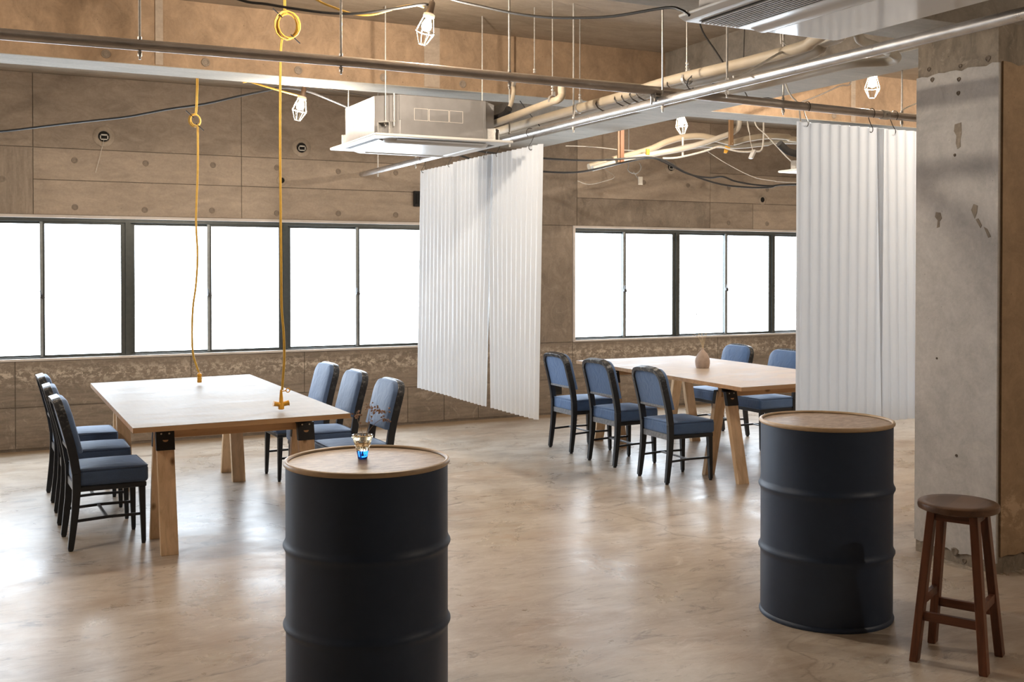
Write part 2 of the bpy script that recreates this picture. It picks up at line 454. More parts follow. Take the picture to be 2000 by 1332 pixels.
def pane_mat():
    # frosted glass, lit by the daylight outside
    m, nt, p = new_mat('daylit_frosted_glass')
    v = coords(nt)
    f = noise(nt, coords(nt, (0.8, 1, 0.8)), 1.6, 4, 0.6, 0.5)
    c = ramp(nt, f, [(0.25, (0.66, 0.78, 0.92)), (0.6, (0.80, 0.905, 1.0))])
    nt.links.new(c, p.inputs['Emission Color'])
    p.inputs['Emission Strength'].default_value = WINDOW_STRENGTH
    p.inputs['Base Color'].default_value = (0.8, 0.82, 0.83, 1); p.inputs['Roughness'].default_value = 0.25
    return m
m_pane = pane_mat()

def bulb_mat():
    m, nt, p = new_mat('lit_bulb_glass')
    out = nt.nodes['Material Output']; nt.nodes.remove(p)
    e = N(nt, 'ShaderNodeEmission'); e.inputs[0].default_value = (1.0, 0.86, 0.66, 1); e.inputs[1].default_value = 24
    t = N(nt, 'ShaderNodeBsdfTransparent'); a = N(nt, 'ShaderNodeAddShader')
    nt.links.new(e.outputs[0], a.inputs[0]); nt.links.new(t.outputs[0], a.inputs[1]); nt.links.new(a.outputs[0], out.inputs[0])
    m.cycles.emission_sampling = 'NONE'
    return m
m_bulb = bulb_mat()
m_cage = plain('lamp_cage_wire', (0.30, 0.28, 0.25), 0.4, 0.2)
m_lamp_grip = plain('lamp_black_grip', (0.10, 0.07, 0.05), 0.5)
m_lamp_collar = plain('lamp_pale_collar', (0.66, 0.60, 0.50), 0.45)

def glass(name, col, rough=0.03, ior=1.5):
    m, nt, p = new_mat(name)
    p.inputs['Base Color'].default_value = (*col, 1); p.inputs['Roughness'].default_value = rough
    p.inputs['Transmission Weight'].default_value = 1.0; p.inputs['IOR'].default_value = ior
    return m
m_glass = glass('amber_tinted_glass', (0.97, 0.90, 0.74))
m_glass_blue = glass('cobalt_glass', (0.008, 0.085, 0.46))
m_stem = plain('dry_stem', (0.40, 0.28, 0.17), 0.7)
m_bloom = plain('dried_pink_bloom', (0.56, 0.37, 0.27), 0.8, 0, 0.3, 60)
m_straw = plain('straw_stem', (0.62, 0.48, 0.29), 0.7)
m_seed = plain('grey_seed_head', (0.30, 0.25, 0.20), 0.8, 0, 0.25, 60)
m_clay = plain('stoneware_clay', (0.36, 0.27, 0.215), 0.62, 0, 0.14, 35)
m_tapeorange = plain('orange_tag', (0.72, 0.38, 0.05), 0.6)

# measured runs of cables and pipes, in metres
PATHS = {
  'black_wall_cable': [(-3.590,9.820,2.620), (-0.231,9.750,2.588), (0.205,9.368,2.614), (0.418,9.177,2.632), (0.557,9.049,2.645), (0.830,8.794,2.667), (1.063,8.572,2.685), (1.322,8.317,2.726), (1.541,8.094,2.749), (1.754,7.871,2.792), (1.902,7.712,2.817), (2.003,7.600,2.830), (2.131,7.457,2.793), (2.241,7.329,2.728), (2.376,7.170,2.641), (2.433,7.100,2.607)],
  'thin_wire_beam': [(1.306,7.200,2.790), (1.731,7.200,2.780), (1.915,7.200,2.784), (2.057,7.200,2.788), (2.202,7.200,2.778), (2.386,7.200,2.756), (2.555,7.200,2.740)],
  'black_top_cable': [(0.964,5.300,3.182), (0.964,5.300,2.922), (1.183,5.300,2.849), (1.309,5.300,2.843), (1.437,5.300,2.836), (1.622,5.300,2.833), (1.784,5.300,2.848), (1.980,5.300,2.893), (2.138,5.300,2.934), (2.176,5.300,2.933)],
  'yellow_top_cord': [(1.417,5.320,3.182), (1.417,5.320,2.982), (1.574,5.320,2.897), (1.655,5.320,2.870), (1.764,5.320,2.847), (1.875,5.320,2.857), (2.016,5.320,2.909), (2.108,5.320,2.930), (2.155,5.320,2.924)],
  'black_mid_cable': [(2.170,5.200,2.975), (2.233,5.079,2.917), (2.308,4.928,2.861), (2.390,4.746,2.798), (2.465,4.565,2.748), (2.531,4.383,2.712), (2.605,4.142,2.678), (2.673,3.839,2.657), (2.689,3.748,2.629), (2.696,3.700,2.598)],
  'yellow_lamp_cord': [(1.623,7.280,3.182), (1.623,7.280,2.825), (1.692,7.280,2.796), (1.866,7.280,2.757), (2.008,7.280,2.729), (2.044,7.280,2.721)],
  'p1': [(3.200,6.791,2.521), (3.200,6.354,2.540), (3.200,5.827,2.562), (3.195,5.720,2.563), (3.220,5.720,2.592), (3.220,5.720,2.636), (3.238,5.720,2.669), (3.350,5.740,2.684), (3.939,5.740,2.687)],
  'p2': [(3.570,7.671,2.574), (3.570,7.438,2.575), (3.570,6.143,2.588), (3.570,5.605,2.592), (3.570,5.125,2.608), (3.570,4.437,2.597), (3.570,3.996,2.598), (3.560,3.900,2.615), (3.530,3.720,2.645)],
  'p3': [(3.680,7.762,2.561), (3.680,6.784,2.559), (3.680,6.291,2.570), (3.680,6.103,2.580), (3.680,5.730,2.589), (3.680,5.231,2.597), (3.680,4.794,2.591), (3.680,4.367,2.576), (3.680,4.193,2.572), (3.680,4.057,2.589), (3.680,3.982,2.603), (3.680,3.972,2.626), (3.660,3.830,2.630), (3.560,3.750,2.660)],
  'p4': [(3.914,5.002,2.560), (3.936,4.758,2.560), (3.954,4.444,2.560), (3.944,4.234,2.560), (3.961,4.024,2.560), (4.067,3.926,2.560), (4.026,3.831,2.560), (3.905,3.754,2.560), (3.936,3.865,2.610), (3.738,3.782,2.610), (3.680,3.740,2.650), (3.550,3.660,2.660)],
  'sleeve': [(3.220,6.919,2.620), (3.220,6.750,2.577), (3.220,6.588,2.568), (3.220,6.486,2.579), (3.220,6.440,2.607)],
  'sleeve_riser': [(3.240,6.495,2.602), (3.240,6.441,2.650), (3.240,6.411,2.714), (3.240,6.411,2.769), (3.116,6.100,2.747), (3.219,6.100,2.752), (4.165,6.100,2.747)],
  'r1': [(5.011,8.400,2.459), (5.285,8.400,2.542), (5.650,8.400,2.644), (5.852,8.400,2.727), (6.058,8.400,2.786), (6.268,8.400,2.808), (6.450,8.400,2.788), (6.636,8.400,2.768), (6.825,8.400,2.813), (7.081,8.400,2.853), (7.343,8.400,2.857), (7.679,8.400,2.839), (10.595,8.400,2.889)],
  'r2': [(4.989,8.300,2.436), (5.304,8.300,2.519), (5.668,8.300,2.602), (5.957,8.300,2.659), (6.223,8.300,2.731), (6.434,8.300,2.801), (6.557,8.300,2.847), (6.625,8.300,2.895), (6.643,8.300,2.966), (6.643,8.300,3.035), (6.643,8.300,3.182)],
  'r3': [(5.700,8.500,2.623), (5.981,8.500,2.671), (6.221,8.500,2.727), (6.527,8.500,2.738), (6.779,8.500,2.741), (7.166,8.500,2.791), (7.565,8.500,2.828), (10.595,8.500,2.878)],
  'w1': [(5.685,8.200,2.551), (5.828,8.200,2.562), (6.001,8.200,2.599), (6.178,8.200,2.646), (6.327,8.200,2.692), (6.430,8.200,2.673), (6.570,8.200,2.656), (6.725,8.200,2.668), (6.850,8.200,2.724), (6.850,8.200,3.182)],
  'w2': [(6.702,8.250,3.182), (6.702,8.250,2.944), (6.709,8.250,2.895), (6.734,8.250,2.837)],
  'w3': [(6.672,8.100,3.182), (6.672,8.100,2.924), (6.797,8.100,2.823), (6.922,8.100,2.727), (7.082,8.100,2.602), (7.185,8.100,2.547)],
  'w4': [(4.884,8.600,2.664), (5.186,8.600,2.670), (5.639,8.600,2.659), (6.417,8.600,2.717), (6.510,8.600,2.682), (6.731,8.600,2.580), (7.054,8.600,2.465), (7.318,8.600,2.434), (7.725,8.600,2.427), (10.595,8.600,2.477)],
  'w5': [(5.592,9.600,2.443), (5.727,9.600,2.411), (5.914,9.600,2.450), (6.040,9.600,2.503), (6.071,9.868,2.612)],
  'k1': [(3.050,7.620,2.500), (3.957,8.000,2.482), (4.320,8.000,2.469), (4.721,8.000,2.470), (4.980,8.000,2.487), (5.246,8.000,2.517), (5.398,8.000,2.528), (5.574,8.000,2.505), (5.799,8.000,2.408), (6.145,8.000,2.323), (6.441,8.000,2.300), (6.746,8.000,2.306), (7.315,8.000,2.355), (10.595,8.000,2.405)],
  'k2': [(3.050,7.620,2.500), (3.982,8.050,2.369), (4.347,8.050,2.362), (4.598,8.050,2.364), (4.803,8.050,2.390), (5.118,8.050,2.466), (5.432,8.050,2.530), (5.609,8.050,2.492), (5.864,8.050,2.401), (6.095,8.050,2.377), (6.254,8.050,2.392), (6.421,8.050,2.351), (6.788,8.050,2.325), (7.361,8.050,2.355), (10.595,8.050,2.405)],
  'q1': [(3.900,5.240,3.182), (3.900,5.240,2.988), (3.900,5.081,2.798), (3.900,4.929,2.627)],
  'q2': [(4.400,5.442,3.182), (4.400,5.442,2.658), (4.400,5.221,2.590), (4.400,5.080,2.552)],
  'q3': [(5.527,6.200,2.772), (5.716,6.200,2.843), (5.920,6.200,2.928), (6.034,6.200,2.964), (6.034,6.200,3.182)],
  'q4': [(3.600,7.048,2.789), (3.600,6.901,2.676), (3.600,6.713,2.546)],
  'q5': [(3.725,4.100,3.182), (3.725,4.100,2.689), (3.719,4.100,2.664), (3.696,4.100,2.631), (3.663,4.100,2.603), (3.582,4.100,2.603), (3.518,4.100,2.582), (3.439,4.100,2.538), (3.299,4.100,2.465), (3.244,4.100,2.448)],
  'q6': [(3.792,4.400,3.182), (3.792,4.400,2.754), (3.803,4.400,2.728), (3.844,4.400,2.705)],
  'q7': [(4.460,5.150,3.182), (4.460,5.150,2.745), (4.480,5.150,2.668), (4.521,5.150,2.602), (4.583,5.150,2.555), (4.591,5.150,2.508), (4.600,5.150,2.423)],
  'sleeve2': [(5.978,6.950,2.572), (6.021,6.950,2.541), (6.076,6.950,2.510), (6.186,6.950,2.494), (6.287,6.950,2.503)],
  'q8': [(5.208,4.920,2.506), (5.226,4.920,2.533), (5.296,4.920,2.563), (5.386,4.920,2.595)],
  'loop1': [(5.829,9.000,3.182), (5.829,9.000,2.586), (5.818,9.000,2.524), (5.854,9.000,2.490), (5.932,9.000,2.488), (5.975,9.000,2.541), (5.957,9.000,2.591)],
  'tagwire': [(5.890,9.000,2.497), (5.939,9.000,2.432)],
  'pend1': [(1.378,7.500,2.945), (1.378,7.500,2.830), (1.374,7.500,2.666), (1.367,7.500,2.579)],
  'pend1b': [(1.380,7.500,2.503), (1.379,7.500,2.214), (1.367,7.500,1.900), (1.370,7.500,1.761), (1.376,7.500,1.621), (1.365,7.500,1.429), (1.344,7.500,1.272), (1.337,7.500,1.098), (1.343,7.500,0.958), (1.367,7.500,0.870), (1.383,7.500,0.824)],
  'pend2': [(1.560,5.900,3.195), (1.559,5.900,3.025), (1.559,5.900,2.946)],
  'pend2b': [(1.547,5.900,2.817), (1.536,5.900,2.739), (1.532,5.900,2.456), (1.531,5.900,2.173), (1.533,5.900,1.889), (1.533,5.900,1.804), (1.535,5.900,1.548), (1.537,5.900,1.321), (1.548,5.900,1.178), (1.551,5.900,1.035), (1.542,5.900,0.907), (1.539,5.900,0.859)],
}

# ------------------------------------------------------------------ the room
ZC = 3.183; YW = 9.870
struct('floor', M().box(-3.6, 10.6, -4.6, 10.1, -0.2, 0.0), m_floor)
struct('ceiling', M().box(-3.6, 10.6, -4.6, 10.1, ZC, ZC + 0.2), m_ceil)
struct('wall_left', M().box(-3.8, -3.6, -4.6, 10.1, 0, ZC), m_conc)
struct('wall_right', M().box(10.6, 10.8, -4.6, 10.1, 0, ZC), m_conc)
struct('wall_front', M().box(-3.8, 10.8, -4.8, -4.6, 0, ZC), m_conc)
WZ0, WZ1 = 0.757, 1.992
W1 = (-2.965, 4.030); W2 = (5.690, 9.840)
wm = M(); y0 = YW + 0.006; y1 = 10.1
wm.box(-3.6, 10.6, y0, y1, 0, WZ0); wm.box(-3.6, 10.6, y0, y1, WZ1, ZC)
for a, b in ((-3.6, W1[0]), (W1[1], W2[0]), (W2[1], 10.6)): wm.box(a, b, y0, y1, WZ0, WZ1)
wall = struct('wall_back', wm, m_core)
def panel(x0, x1, z0, z1, mat, name='concrete_panel', proud=0.0):
    g = 0.003
    return obj(name, M().box(x0 + g, x1 - g, YW - proud, YW + 0.006, z0 + g, z1 - g), mat, wall)
ra, rb, rc = WZ1, 2.288, 2.558
panel(-3.6, -1.3, ra, ZC, m_conc); panel(-1.3, -0.4, ra, ZC, m_conc_v)
panel(-0.4, 0.465, ra, rc, m_conc_v); panel(-0.4, 0.465, rc, ZC, m_conc)
panel(0.465, 2.205, ra, rb, m_conc_l, proud=0.002); panel(0.465, 2.205, rb, rc, m_conc_l); panel(0.465, 2.205, rc, ZC, m_conc)
panel(2.205, 4.007, ra, rb, m_conc_l); panel(2.205, 4.007, rb, rc, m_conc_l, proud=0.002); panel(2.205, 4.007, rc, ZC, m_conc)
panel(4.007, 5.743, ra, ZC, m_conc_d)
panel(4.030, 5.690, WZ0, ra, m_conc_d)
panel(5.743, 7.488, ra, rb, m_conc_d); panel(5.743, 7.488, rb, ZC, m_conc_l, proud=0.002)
panel(7.488, 8.10, ra, rb, m_conc); panel(8.10, 9.3, ra, rb, m_conc_l); panel(7.488, 9.3, rb, 2.62, m_conc_l); panel(7.488, 9.3, 2.62, ZC, m_conc)
panel(9.3, 10.6, ra, ZC, m_conc)
panel(-3.6, W1[0], 0, WZ1, m_conc); panel(W2[1], 10.6, WZ0, WZ1, m_conc)
for x0, x1 in ((W1[0], -1.3), (-1.3, 0.318), (0.318, 1.75), (1.75, 2.786), (2.786, 4.030)):
    panel(x0, x1, 0.37, WZ0, m_conc_low)
for x0, x1 in ((W1[0], -1.3), (-1.3, 0.318), (0.318, 1.75), (1.75, 2.95), (2.95, 3.822), (3.822, 4.21), (4.21, 4.587), (4.587, 5.22), (5.22, 5.44), (5.44, 5.69), (5.69, 6.2)):
    panel(x0, x1, 0.02, 0.37, m_conc_low)
panel(4.030, 5.69, 0.37, WZ0, m_conc_low)
panel(5.69, 7.6, 0.37, WZ0, m_conc_low); panel(7.6, 9.84, 0.37, WZ0, m_conc_low)
panel(6.2, 7.6, 0.02, 0.37, m_conc_low); panel(7.6, 9.84, 0.02, 0.37, m_conc_low); panel(9.84, 10.6, 0.0, WZ0, m_conc)
# plugged tie holes, on the grid the formwork left
tie_me = None
for x, z in [(0.79,2.46),(1.37,2.46),(1.95,2.47),(2.53,2.47),(3.12,2.46),(3.70,2.47),(0.79,2.06),(1.36,2.05),(1.94,2.06),(2.53,2.05),(3.12,2.06),(3.70,2.06),
             (0.23,2.28),(6.59,2.48),(7.18,2.47),(7.75,2.46),(8.31,2.46),(6.59,2.06),(7.18,2.06),(7.75,2.06),(8.31,2.06)]:
    if tie_me is None:
        t = obj('tie_plug', M().lathe([(0.0, 0.0), (0.014, 0.0), (0.018, 0.004), (0.024, 0.004), (0.027, 0.0)], 14, cap0=False, cap1=False), m_tie, wall, smooth=True)
        tie_me = t
    else:
        t = tie_me.copy(); COL.objects.link(t)
    t.rotation_euler = (R(90), 0, 0); t.location = (x, YW - 0.0025, z)

def ring_hole(x, z, r, label, bars):
    t = thing('wall_sleeve', label, 'wall opening', (x, YW, z))
    def face(m): m.v = [(a, -c, b) for a, b, c in m.v]; return m
    obj('mortar_ring', face(M().lathe([(r * 0.72, 0.003), (r * 0.85, 0.012), (r * 1.25, 0.010), (r * 1.42, 0.003)], 24, cap0=False, cap1=False)), m_ring, t, smooth=True)
    obj('dark_core', face(M().lathe([(0.0, 0.004), (r * 0.8, 0.005)], 20, cap0=False, cap1=False)), m_hole, t)
    if bars:
        b = M()
        b.box(-r * .5, r * .6, -0.012, -0.006, r * .12, r * .3); b.box(-r * .5, r * .6, -0.012, -0.006, -r * .5, -r * .33)
        b.box(-r * .5, -r * .36, -0.012, -0.006, -r * .5, r * .3); b.box(r * .46, r * .6, -0.012, -0.006, -r * .5, r * .3)
        obj('white_duct_end', b, m_white_wire, t)
    return t
ring_hole(1.024, 2.676, 0.062, 'round wall sleeve with white duct end and dangling string', True)
ring_hole(2.764, 2.668, 0.062, 'round wall sleeve in a neat mortar ring beside the hanging air conditioner', True)
ring_hole(6.946, 2.665, 0.056, 'half hidden round wall sleeve behind the black cables over the second window', True)
ring_hole(2.575, 2.355, 0.034, 'small black empty pipe hole behind the long yellow cord', False)
ring_hole(8.238, 2.339, 0.040, 'small black empty pipe hole beside the hanging white sheets', False)
t = tag(obj('wall_string', M().sweep([(1.024, 9.845, 2.65), (0.99, 9.842, 2.50), (0.955, 9.845, 2.36)], 0.0022, n=5), m_white_wire), 'thin pale string hanging from the round wall sleeve', 'string')
t = thing('switch_box', 'black switch box on the wall at the edge of the hanging white sheets', 'switch', (3.93, YW, 2.224))
obj('housing', M().box(-0.05, 0.05, -0.03, 0.0, -0.075, 0.075), m_foam, t, bevel=0.006)
obj('cover', M().box(-0.03, 0.03, -0.036, -0.03, -0.05, 0.05), m_hole, t)
t = thing('wall_outlet', 'dark open outlet box low on the wall under the far chair', 'outlet', (5.51, YW, 0.284))
obj('housing', M().box(-0.045, 0.045, -0.012, 0.0, -0.075, 0.06), m_foam, t, bevel=0.004)
obj('outlet_slot', M().box(-0.022, 0.022, -0.016, -0.012, -0.045, 0.03), m_hole, t)

# beams
bp = struct('ceiling_beam', M().box(-3.6, 10.6, 6.818, 7.122, 2.770, ZC), m_beam)
obj('soffit', M().box(-3.6, 10.6, 6.815, 7.125, 2.766, 2.770), m_soffit, bp)
for a, b in ((1.005, 1.05), (2.762, 2.876), (6.636, 6.684)):
    obj('formwork_strip', M().box(a, b, 6.812, 6.818, 2.775, ZC), m_conc_l, bp)
for x in (0.722, 1.304, 1.889, 2.47, 3.05, 6.448):
    t = tie_me.copy(); COL.objects.link(t); t.parent = bp; t.location = (x, 6.8155, 2.815)
bq = struct('ceiling_beam', M().box(4.743, 5.170, 7.125, 9.869, 2.770, ZC).box(4.743, 5.170, 4.21, 6.815, 2.770, ZC), m_beam_grey)
obj('soffit', M().box(4.740, 5.173, 7.125, 9.869, 2.766, 2.770).box(4.740, 5.173, 4.213, 6.815, 2.766, 2.770), m_soffit, bq)
bs = struct('ceiling_beam', M().box(-3.6, 10.6, 3.833, 4.210, 2.770, ZC), m_beam_grey)
obj('soffit', M().box(-3.6, 10.6, 3.830, 4.213, 2.766, 2.770), m_soffit, bs)

# column with its mortar coat
cx0, cy0 = 4.570, 3.690
colm = struct('concrete_column', M().box(cx0 + 0.010, 5.35, cy0 + 0.010, 4.208, 0, 2.766), m_colcore)
random.seed(3)
def ragged(a, b, z, amp, n): return [(a + (b - a) * i / n, z + random.uniform(-amp, amp)) for i in range(n + 1)]
poly = ragged(cy0, 4.210, 0.062, 0.010, 12) + ragged(4.210, cy0, 2.562, 0.008, 14)
obj('mortar_coat', M().prism(poly, 0, cx0, cx0 + 0.012), m_plaster, colm)
poly = ragged(cx0 + 0.035, 5.36, 0.075, 0.022, 14) + ragged(5.36, cx0 + 0.035, 2.562, 0.010, 14)
obj('mortar_coat', M().prism(poly, 1, cy0, cy0 + 0.012), m_plaster_b, colm)
for (a, z, s) in ((4.135,2.60,.012),(3.762,2.591,.017),(4.103,2.539,.013),(3.931,2.583,.012),(3.931,2.514,.012),(3.934,2.443,.012),(3.954,2.125,.008),(3.933,0.562,.008),(3.939,0.058,.022),(3.887,0.022,.015),(4.063,1.059,.006)):
    off = 0.009 if z > 2.565 or z < 0.05 else -0.0008
    s *= 0.75
    d = M().lathe([(0.0, 0.0), (s * .7, 0.0), (s, 0.003), (s * 1.4, 0.0)], 10, cap0=False, cap1=False)
    d.v = [(-c, p * (1 + .3 * math.sin(q * 90)), q) for p, q, c in d.v]
    d.shift((cx0 + off, a, z)); obj('anchor_hole', d, m_core, colm, smooth=True)
def blot(pts, mat):
    obj('mortar_scar', M().prism(pts, 0, cx0 - 0.0015, cx0 + 0.004), mat, colm)
blot([(3.955,2.285),(3.915,2.29),(3.912,2.235),(3.92,2.20),(3.918,2.165),(3.937,2.155),(3.948,2.185),(3.945,2.225),(3.960,2.25)], m_colcore)
blot([(4.075,1.835),(4.045,1.83),(4.035,1.80),(4.05,1.785),(4.05,1.755),(4.068,1.75),(4.062,1.79),(4.080,1.81)], m_colcore)
blot([(3.850,1.835),(3.835,1.865),(3.810,1.855),(3.815,1.82),(3.828,1.79)], m_colcore)
blot([(3.822,1.785),(3.806,1.79),(3.785,1.755),(3.792,1.74)], m_colcore)
blot([(3.772,1.745),(3.752,1.735),(3.730,1.695),(3.745,1.69)], m_colcore)

# windows
def window(name, op, centres, mids):
    a, b = op
    yf0, yf1 = 9.885, 9.970
    w = M()
    w.box(a, b, yf0, yf1, 1.936, 1.966); w.box(a, b, yf0, yf1, 0.776, 0.788)
    for c in centres: w.box(c - 0.022, c + 0.022, yf0, yf1, 0.788, 1.936)
    win = struct(name, w, m_frame)
    s = 0.030
    for q in ((a, b, WZ1 - 0.026, WZ1), (a, b, WZ0, WZ0 + 0.020), (a, a + s, WZ0 + 0.020, WZ1 - 0.026), (b - s, b, WZ0 + 0.020, WZ1 - 0.026)):
        obj('surround', M().box(q[0], q[1], YW - 0.012, 9.99, q[2], q[3]), m_trim, win, bevel=0.003)
    edges = [a + s] + list(centres) + [b - s]
    def sash(x0, x1, yy, lock, pullx, sgn):
        st = 0.038; z0, z1 = 0.788, 1.936
        m = M()
        m.box(x0, x0 + st, yy, yy + 0.026, z0, z1); m.box(x1 - st, x1, yy, yy + 0.026, z0, z1)
        m.box(x0 + st, x1 - st, yy, yy + 0.026, z1 - 0.020, z1); m.box(x0 + st, x1 - st, yy, yy + 0.026, z0, z0 + 0.014)
        so = obj('sash', m, m_frame, win)
        obj('pane', M().box(x0 + st, x1 - st, yy + 0.010, yy + 0.015, z0 + 0.014, z1 - 0.020), m_pane, so)
        if lock is not None:
            l = M().box(lock - 0.016, lock + 0.016, yy - 0.018, yy, 1.285, 1.318)
            l.sweep([(lock, yy - 0.014, 1.305), (lock - 0.016, yy - 0.026, 1.325), (lock - 0.018, yy - 0.030, 1.352)], 0.006, n=6)
            l.prism([(lock - 0.022, 1.290), (lock + 0.004, 1.276), (lock + 0.022, 1.290), (lock + 0.010, 1.306), (lock - 0.012, 1.306)], 1, yy - 0.024, yy - 0.010)
            obj('crescent_lock', l, m_latch, so)
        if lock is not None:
            obj('stile_lit_strip', M().box(lock - 0.018, lock + 0.003, yy - 0.003, yy, z0, z1), m_stile, so)  # lighter strip paints the lit, room-reflecting side of the stile
        if pullx is not None:
            p = M(); x = pullx; e = 0.0025
            for q in ((x, x + 0.038 * sgn, 1.245, 1.249), (x, x + 0.038 * sgn, 1.321, 1.325), (x + 0.035 * sgn, x + 0.038 * sgn, 1.245, 1.325)):
                p.box(min(q[0], q[1]), max(q[0], q[1]), yy - 0.004, yy, q[2], q[3])
            obj('finger_pull', p, m_latch, so)
    for i, mid in enumerate(mids):
        l, r = edges[i], edges[i + 1]
        l2 = l + (0.022 if i else 0); r2 = r - (0.022 if i < len(mids) - 1 else 0)
        if mid is None:
            sash(l2, r2, 9.925, None, l2 + 0.038, 1); continue
        sash(l2, mid + 0.019, 9.930, None, l2 + 0.038 if i else None, 1)
        sash(mid - 0.019, r2, 9.900, mid, r2 - 0.038 if i < len(mids) - 1 else None, -1)
    return win
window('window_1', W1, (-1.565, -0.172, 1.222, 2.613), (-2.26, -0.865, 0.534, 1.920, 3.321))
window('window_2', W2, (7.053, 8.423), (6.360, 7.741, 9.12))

# ------------------------------------------------------------------ drums and stool
def drum(x, y, label):
    t = thing('steel_drum', label, 'drum', (x, y, 0), 0, 'painted steel drums used as standing tables')
    r = 0.284
    prof = [(0.272, 0.006), (0.288, 0.0), (0.290, 0.008), (0.287, 0.015), (r - .002, 0.020)]
    def hoop(zc):
        return [(r, zc - 0.028), (r + .001, zc - 0.020), (r + 0.005, zc - 0.010), (r + 0.0095, zc - 0.002), (r + 0.0095, zc + 0.003), (r + 0.005, zc + 0.011), (r + .001, zc + 0.021), (r, zc + 0.029)]
    prof += [(r, 0.03)] + hoop(0.295) + hoop(0.572) + [(r, 0.835), (r, 0.846)]
    obj('shell', M().lathe(prof, 96, cap1=False), m_drum, t, smooth=True)
    obj('rim', M().lathe([(r - .001, 0.846), (r + .004, 0.848), (r + .0075, 0.852), (r + .008, 0.858), (r + .005, 0.864), (r - .001, 0.866), (r - .006, 0.8635), (r - .008, 0.858)], 96, cap0=False, cap1=False), m_rim, t, smooth=True)
    obj('top_board', M().lathe([(0.0, 0.8555), (0.20, 0.8555), (r - .0072, 0.8555), (r - .0072, 0.845)], 96, cap0=False, cap1=False), m_lid, t, smooth=True)
    return t
drum(1.245, 3.610, 'dark painted steel drum with a small glass vase on its board top')
drum(3.395, 3.630, 'dark painted steel drum with bare board top next to the wooden stool')

st = thing('bar_stool', 'dark brown wooden bar stool with round seat and four splayed legs', 'stool', (3.463, 2.970, 0), R(-63))
obj('seat', M().lathe([(0.0, 0.586), (0.138, 0.586), (0.150, 0.592), (0.152, 0.602), (0.150, 0.613), (0.143, 0.618), (0.11, 0.617), (0.06, 0.614), (0.0, 0.613)], 56, cap0=False, cap1=False), m_stool_seat, st, smooth=True)
h = 0.1285; tp = 0.078
for sx, sy in ((1, 1), (1, -1), (-1, 1), (-1, -1)):
    p = []
    for (hh, z) in ((h, 0.0), (tp, 0.587)):
        for dx, dy in ((-1, -1), (1, -1), (1, 1), (-1, 1)): p.append((sx * hh + dx * 0.0155, sy * hh + dy * 0.024, z))
    obj('leg', M().hexa(p), m_stool, st, bevel=0.003)
for axis, s, z in ((0, 1, 0.178), (0, -1, 0.178), (1, 1, 0.235), (1, -1, 0.235)):
    k = h + (tp - h) * z / 0.587
    if axis == 0: m = M().box(-k + .015, k - .015, s * k - 0.011, s * k + 0.011, z - 0.017, z + 0.017)
    else: m = M().box(s * k - 0.010, s * k + 0.010, -k + .023, k - .023, z - 0.017, z + 0.017)
    obj('stretcher', m, m_stool_x, st, bevel=0.002)
for s in (-1, 1):
    obj('apron', M().box(-tp + .015, tp - .015, s * tp - 0.012, s * tp + 0.012, 0.552, 0.586), m_stool_x, st)
    obj('apron', M().box(s * tp - 0.010, s * tp + 0.010, -tp + .023, tp - .023, 0.552, 0.586), m_stool_x, st)

